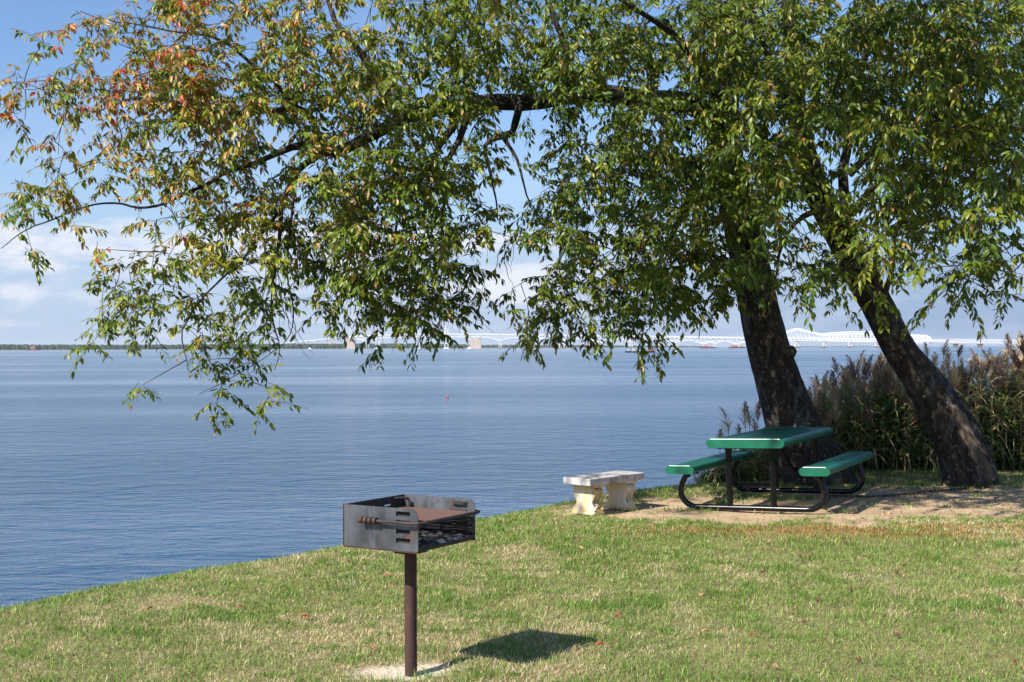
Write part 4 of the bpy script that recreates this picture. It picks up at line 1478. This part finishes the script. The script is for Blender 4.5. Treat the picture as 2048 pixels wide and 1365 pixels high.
far_row(-140, 700, 6400, ([-140, 0, 300, 480, 700], [689.5, 688.5, 689.5, 687.5, 687.5]), 900, 9, 4).build('far_wood', M_wood_far)
far_row(560, 960, 7200, ([560, 700, 840, 930, 960], [687.5, 687, 687, 688.5, 693]), 460, 10, 5).build('far_wood', M_wood_far)
far_row(930, 1420, 9500, ([930, 1000, 1150, 1300, 1420], [690, 689.2, 690, 691.2, 692.5]), 420, 12, 6).build('far_wood', M_wood_far)
far_row(1540, 1840, 14000, ([1540, 1840], [692.6, 691.6]), 160, 14, 7).build('far_wood', M_wood_far)
for o in scene.objects:
    if o.name.startswith('far_wood'):
        tag(o, kind='stuff')
b = MB()
for px0, px1, dd in ((-160, 700, 6380), (560, 960, 7180), (930, 1430, 9480), (1530, 1850, 13950)):
    x0_, x1_ = (px0 - CX) / F * dd, (px1 - CX) / F * dd
    b.box(((x0_ + x1_) / 2, dd + 300, HZ), (x1_ - x0_, 620, 2.4))
tag(b.build('far_shore', mat('shore_sand', (0.35, 0.30, 0.24), 0.9)), kind='structure')


class Bridge:
    def __init__(s, pts, off):
        s.px, s.D, s.yt = (np.array(c) for c in zip(*pts))
        s.D = s.D + off

    def d(s, px): return float(np.interp(px, s.px, s.D))
    def top(s, px, lift=0.0):
        p = V(px, float(np.interp(px, s.px, s.yt)), s.d(px))
        return Vector((p.x, p.y, p.z + lift))
    def at(s, px, py): return V(px, py, s.d(px))
    def side(s, px, w_=6.0):
        t = s.top(px + 2) - s.top(px - 2)
        n_ = Vector((-t.y, t.x, 0)).normalized()
        return n_ * w_


PTS_N = [(505, 8600, 691.5), (560, 7600, 688.0), (600, 7100, 684.0), (650, 6700, 678.8), (700, 6350, 674.2), (755, 6050, 671.4), (836, 5700, 669.3), (893, 5450, 669.0), (960, 5200, 669.2),
         (1050, 4900, 670.3), (1150, 4600, 671.6), (1250, 4330, 673.0), (1350, 4100, 674.5), (1450, 3900, 675.8), (1540, 3720, 677.0), (1600, 3620, 677.6), (1700, 3470, 679.0),
         (1790, 3330, 680.4), (1860, 3240, 682.2), (1910, 3170, 684.6), (2048, 3000, 685.6), (2320, 2750, 687.0)]
PTS_F = [(p, d_, y_ - (2.4 if p > 1850 else 0.9 if p > 650 else 0.2) - (2.4 if p > 1880 else 0)) for p, d_, y_ in PTS_N]
BN, BF = Bridge(PTS_N, 0), Bridge(PTS_F, 260)


def bar_run(mb, br, pxs, f, w_, h_=None):
    P = [f(p) for p in pxs]
    for a, c_ in zip(P[:-1], P[1:]):
        mb.bar(a, c_, w_, h_)


def make_bridge(br, label, piers, towers, anchors, cant, ladder):
    root = empty('bridge', br.top(1200) * 1.0, 0, 0, label, 'bridge')
    pxs = np.arange(br.px[0], br.px[-1], 6.0)
    m_ = MB()
    bar_run(m_, br, pxs, lambda p: br.top(p, -1.2), 11.0, 2.4)
    m_.build('deck', M_deckc, root, world=True)
    m_ = MB()
    for s_ in (-1, 1):
        bar_run(m_, br, pxs, lambda p: br.top(p, 1.4) + br.side(p, 5.2) * s_, 0.5, 0.5)
        for p in pxs[::2]:
            q = br.top(p) + br.side(p, 5.2) * s_
            m_.bar(q, q + Vector((0, 0, 1.4)), 0.4)
    m_.build('railing', M_white, root, world=True)
    # deck truss with haunches over the piers
    pp = np.array(sorted(piers))
    m_ = MB()
    tp = np.arange(700, 1556, 5.2)

    def depth(p):
        dm_ = np.min(np.abs(pp - p)) if len(pp) else 50
        return 3.6 * br.d(p) / F + 6.5 * br.d(p) / F * math.exp(-(dm_ / 13.0) ** 1.6) + 1.5
    for s_ in (-1, 1):
        lo = [br.top(p, -2.4 - depth(p)) + br.side(p, 4.5) * s_ for p in tp]
        hi = [br.top(p, -2.4) + br.side(p, 4.5) * s_ for p in tp]
        for k in range(len(tp) - 1):
            m_.bar(lo[k], lo[k + 1], 0.9)
            m_.bar(hi[k], lo[k], 0.5)
            m_.bar(*((hi[k], lo[k + 1]) if k % 2 else (lo[k], hi[k + 1])), 0.55)
    m_.build('deck_truss', M_white, root, world=True)
    if cant:
        m_ = MB()
        for (x0, x1, ys_) in cant:
            n_ = max(4, int((x1 - x0) / 7.5))
            tp = np.linspace(x0, x1, n_ * 2 + 1)
            for s_ in (-1, 1):
                hi = [br.at(p, float(np.interp(p, *ys_))) + br.side(p, 5.5) * s_ for p in tp]
                lo = [br.top(p, -5.5) + br.side(p, 5.5) * s_ for p in tp]
                for k in range(len(tp) - 1):
                    m_.bar(lo[k], lo[k + 1], 1.2)
                    m_.bar(hi[k], hi[k + 1], 1.6)
                    m_.bar(*((hi[k], lo[k + 1]) if k % 2 else (lo[k], hi[k + 1])), 1.0)
                    if k % 2 == 0:
                        m_.bar(lo[k], hi[k], 0.5)
        m_.build('through_truss', M_white, root, world=True)
    for p in piers:
        m_ = MB()
        q = br.top(p)
        zt = q.z - 2.4 - (depth(p) if 700 < p < 1556 else 1.5)
        if p > 1880:
            m_.box((q.x, q.y, (zt + HZ) / 2), (9, 10, zt - HZ))
            m_.box((q.x, q.y, zt - 0.6), (12, 12, 1.3))
            m_.build('pier', M_pierb, root, world=True)
            continue
        sd = br.side(p, 1.0)
        tv = Vector((1, 0, 0))
        for s_ in (-1, 1):
            m_.bar(Vector((q.x, q.y, zt)) + tv * 2.2 * s_, Vector((q.x, q.y, HZ + 3)) + tv * 4.8 * s_, 2.7)
        m_.bar(Vector((q.x - 3, q.y, (zt + HZ) / 2 + 2)), Vector((q.x + 3, q.y, (zt + HZ) / 2 + 2)), 1.6)
        pr = m_.build('pier', M_pier if p < 700 else M_pleg, root, world=True)
        m_ = MB()
        m_.box((q.x, q.y, HZ + 1.5), (15, 10, 4))
        m_.build('footing', M_pierb, pr, world=True)
    P = []
    for px, ytop in towers:
        q = br.top(px)
        zt = br.at(px, ytop).z
        m_ = MB()
        hw = 6.0 * q.y / 5500
        for s_ in (-1, 1):
            m_.bar((q.x + hw * 1.15 * s_, q.y, HZ + 2), (q.x + hw * 0.85 * s_, q.y, zt), 3.0)
        zz = np.linspace(HZ + 10, zt - 1, 9)
        for k in range(8):
            if ladder:
                m_.bar((q.x - hw, q.y, zz[k + 1]), (q.x + hw, q.y, zz[k + 1]), 2.0)
            else:
                m_.bar((q.x - hw, q.y, zz[k]), (q.x + hw, q.y, zz[k + 1]), 1.4)
                m_.bar((q.x + hw, q.y, zz[k]), (q.x - hw, q.y, zz[k + 1]), 1.4)
        m_.box((q.x, q.y, HZ + 2), (hw * 4.2, 14, 7))
        m_.build('tower', M_white if ladder else M_lat, root, world=True)
        P.append(Vector((q.x, q.y, zt)))
    A = []
    for px, w_, ytop in anchors:
        q = br.top(px)
        zt = br.at(px, ytop).z
        ww = w_ * q.y / F
        m_ = MB()
        h_ = [(-.5, .5), (.5, .5)]
        vs = []
        for z_, k_ in ((HZ, 1.0), (zt, 0.86)):
            for sx, sy in ((-1, -1), (1, -1), (1, 1), (-1, 1)):
                vs.append((q.x + sx * ww / 2 * k_, q.y + sy * ww * .6 * k_, z_))
        m_.add(vs, [(3, 2, 1, 0), (4, 5, 6, 7), (0, 1, 5, 4), (1, 2, 6, 5), (2, 3, 7, 6), (3, 0, 4, 7)])
        m_.box((q.x, q.y, HZ + 1.2), (ww * 1.08, ww * 1.3, 3.4))
        m_.build('anchorage', M_anch, root, world=True)
        A.append(Vector((q.x, q.y, zt)))
    if len(P) == 2 and len(A) == 2:
        m_ = MB()
        for a, c_, sag in ((A[0], P[0], 6), (P[0], P[1], 62), (P[1], A[1], 6)):
            pts = [a.lerp(c_, u) - Vector((0, 0, sag * 4 * u * (1 - u) * 0.62)) for u in np.linspace(0, 1, 25)]
            m_.tube(pts, 0.45, 6)
            if sag > 20:
                for q in pts[1:-1]:
                    m_.bar(q, (q.x, q.y, br.top(proj(q)[0]).z), 0.16)
        m_.build('cable', M_white, root, True, True)
    return root


make_bridge(BN, 'nearer white bridge with ladder towers, a peaked through truss and brown low piers', [574, 606, 635, 668, 1000, 1065, 1121, 1199, 1320, 1408, 1474, 1594, 1649, 1754, 1911, 1960, 2040, 2120, 2200],
            [(755, 650), (893, 645)], [(702, 18, 676), (953, 19, 676)],
            [(1536, 1640, ([1536, 1562, 1580, 1594, 1608, 1640], [674, 669, 662, 657, 661, 668.5])), (1640, 1800, ([1640, 1665, 1700, 1740, 1775, 1800], [668.5, 666, 664, 664, 666, 670])),
             (1800, 1860, ([1800, 1815, 1850, 1860], [670, 670, 671, 677]))], True)
make_bridge(BF, 'farther pale bridge with slim lattice towers, half hidden behind the nearer bridge', [556, 588, 617, 654, 735, 1052, 1130, 1176, 1262, 1353, 1430, 1500, 1585, 1700, 1800],
            [(702, 652.5), (836, 648)], [(661, 7, 684), (944, 8, 680)],
            [(1640, 1850, ([1640, 1700, 1760, 1810, 1850], [671, 668, 668, 671, 674]))], False)


def hull_boat(name, label, px, py, length_px, m_hull, D=None, super_=None, cat='boat', hh=0.10):
    q = G(px, py, WATER) if D is None else Vector(((px - CX) / F * D, D, WATER))
    k = q.y / F * length_px                    # length in metres
    root = empty(name, (q.x, q.y, WATER), 0, 0, label, cat)
    m_ = MB()
    hl, hb, h_ = k / 2, k * 0.13, k * hh
    outl = [(-hl, -hb * .7), (-hl * .9, -hb), (hl * .75, -hb), (hl, 0), (hl * .75, hb), (-hl * .9, hb), (-hl, hb * .7)]
    n_ = len(outl)
    vs = [(x_ * .95, y_ * .9, -h_ * .5) for x_, y_ in outl] + [(x_, y_, h_) for x_, y_ in outl]
    m_.add(vs, [tuple(range(n_))[::-1], tuple(range(n_, 2 * n_))] + [(i, (i + 1) % n_, n_ + (i + 1) % n_, n_ + i) for i in range(n_)])
    m_.build('hull', m_hull, root)
    if super_:
        super_(root, k, h_)
    return root


def sup_barge(root, k, h_):
    m_ = MB()
    m_.box((k * .33, 0, h_ + k * .035), (k * .14, k * .14, k * .07))
    m_.box((k * .45, 0, h_ + k * .025), (k * .05, k * .10, k * .05))
    m_.build('red_cargo', M_red, root)
    m_ = MB()
    m_.box((-k * .22, 0, h_ + k * .04), (k * .05, k * .08, k * .08))
    m_.bar((-k * .4, 0, h_), (-k * .4, 0, h_ + k * .09), k * .012)
    m_.bar((-k * .28, 0, h_ + k * .005), (k * .2, 0, h_ + k * .005), k * .12, k * .02)
    m_.build('deck_gear', M_wp, root)


def sup_crane(root, k, h_):
    m_ = MB()
    m_.box((-k * .05, 0, h_ + k * .08), (k * .35, k * .14, k * .16))
    m_.build('deck_house', M_red, root)
    m_ = MB()
    m_.bar((k * .0, 0, h_ + k * .1), (k * .24, 0, k * .80), k * .025)
    m_.bar((-k * .12, 0, h_ + k * .16), (k * .24, 0, k * .80), k * .008)
    m_.bar((k * .24, 0, k * .80), (k * .27, 0, k * .35), k * .006)
    m_.build('crane_jib', M_lat, root)


def sup_cabin(root, k, h_):
    m_ = MB()
    m_.box((-k * .08, 0, h_ + k * .10), (k * .42, k * .2, k * .20))
    m_.box((-k * .10, 0, h_ + k * .24), (k * .22, k * .15, k * .09))
    m_.build('cabin', M_wp, root)


def sup_work(root, k, h_):
    m_ = MB()
    m_.box((-k * .15, 0, h_ + k * .05), (k * .35, k * .15, k * .10))
    m_.box((k * .25, 0, h_ + k * .03), (k * .2, k * .15, k * .06))
    m_.build('deck_load', M_red, root)
    m_ = MB()
    m_.bar((k * .12, 0, h_), (k * .16, 0, k * .30), k * .018)
    m_.build('mast', M_lat, root)


hull_boat('barge', 'long dark barge with red cargo at its stern, out on the water under hanging leaves', 1280, 705.5, 60, M_hull, None, sup_barge, 'barge', 0.05)
hull_boat('crane_barge', 'red work barge with a tilted crane jib, moored off the far wooded shore', 67, 0, 30, M_hull, 5900, sup_crane, 'barge', 0.06)
hull_boat('work_barge', 'low work barge with an orange load, beside the thick trunk under the bridge', 1474, 0, 36, M_hull, 3450, sup_work, 'barge', 0.05)
hull_boat('work_barge', 'low grey work barge moored at a bridge pier, right of the hanging green leaves', 1415, 0, 32, M_hull, 3600, sup_work, 'barge', 0.05)
hull_boat('motor_boat', 'small white cabin boat left of the tall stone anchorage, near the bridge piers', 620, 0, 9, M_wp, 5600, sup_cabin, 'boat', 0.14)
hull_boat('motor_boat', 'white motor boat close beside the second stone anchorage of the bridge', 939, 0, 11, M_wp, 4600, sup_cabin, 'boat', 0.14)
hull_boat('motor_boat', 'tiny white boat alone on open water to the right of the dark barge', 1353, 0, 5, M_wp, 1080, sup_cabin, 'boat', 0.2)
hull_boat('motor_boat', 'small red boat glimpsed through the drooping branches near the far shore', 374, 0, 8, M_red, 4800, sup_cabin, 'boat', 0.14)
for px, py, lab in ((262, 814, 'orange pot buoy floating on open water below the drooping branches'), (895, 795, 'dark red pot buoy floating mid water above the grill')):
    q = G(px, py, WATER)
    root = empty('buoy', q, 0, 0, lab, 'buoy')
    k = q.y / F
    m_ = MB()
    m_.sphere((0, 0, k * 1.0), (k * 2.6, k * 2.6, k * 2.0), 12, 8)
    m_.build('float', M_orange, root, True)
    m_ = MB()
    m_.tube([(0, 0, k * 2), (k * .3, 0, k * 6)], k * .35, 6)
    m_.build('stick', M_red, root)

# ------------------------------------------------------------------ air
hz_m = bpy.data.materials.new('haze_air')
hz_m.use_nodes = True
h = hz_m.node_tree
h.nodes.remove(h.nodes['Principled BSDF'])
pv = h.nodes.new('ShaderNodeVolumePrincipled')
pv.inputs['Color'].default_value = (0.86, 0.92, 1.0, 1)
pv.inputs['Density'].default_value = 0.000026
h.links.new(pv.outputs[0], h.nodes['Material Output'].inputs['Volume'])
b = MB()
b.box((0, 20000, 75.5), (104000, 54000, 165.0))
tag(b.build('haze', hz_m), kind='stuff')
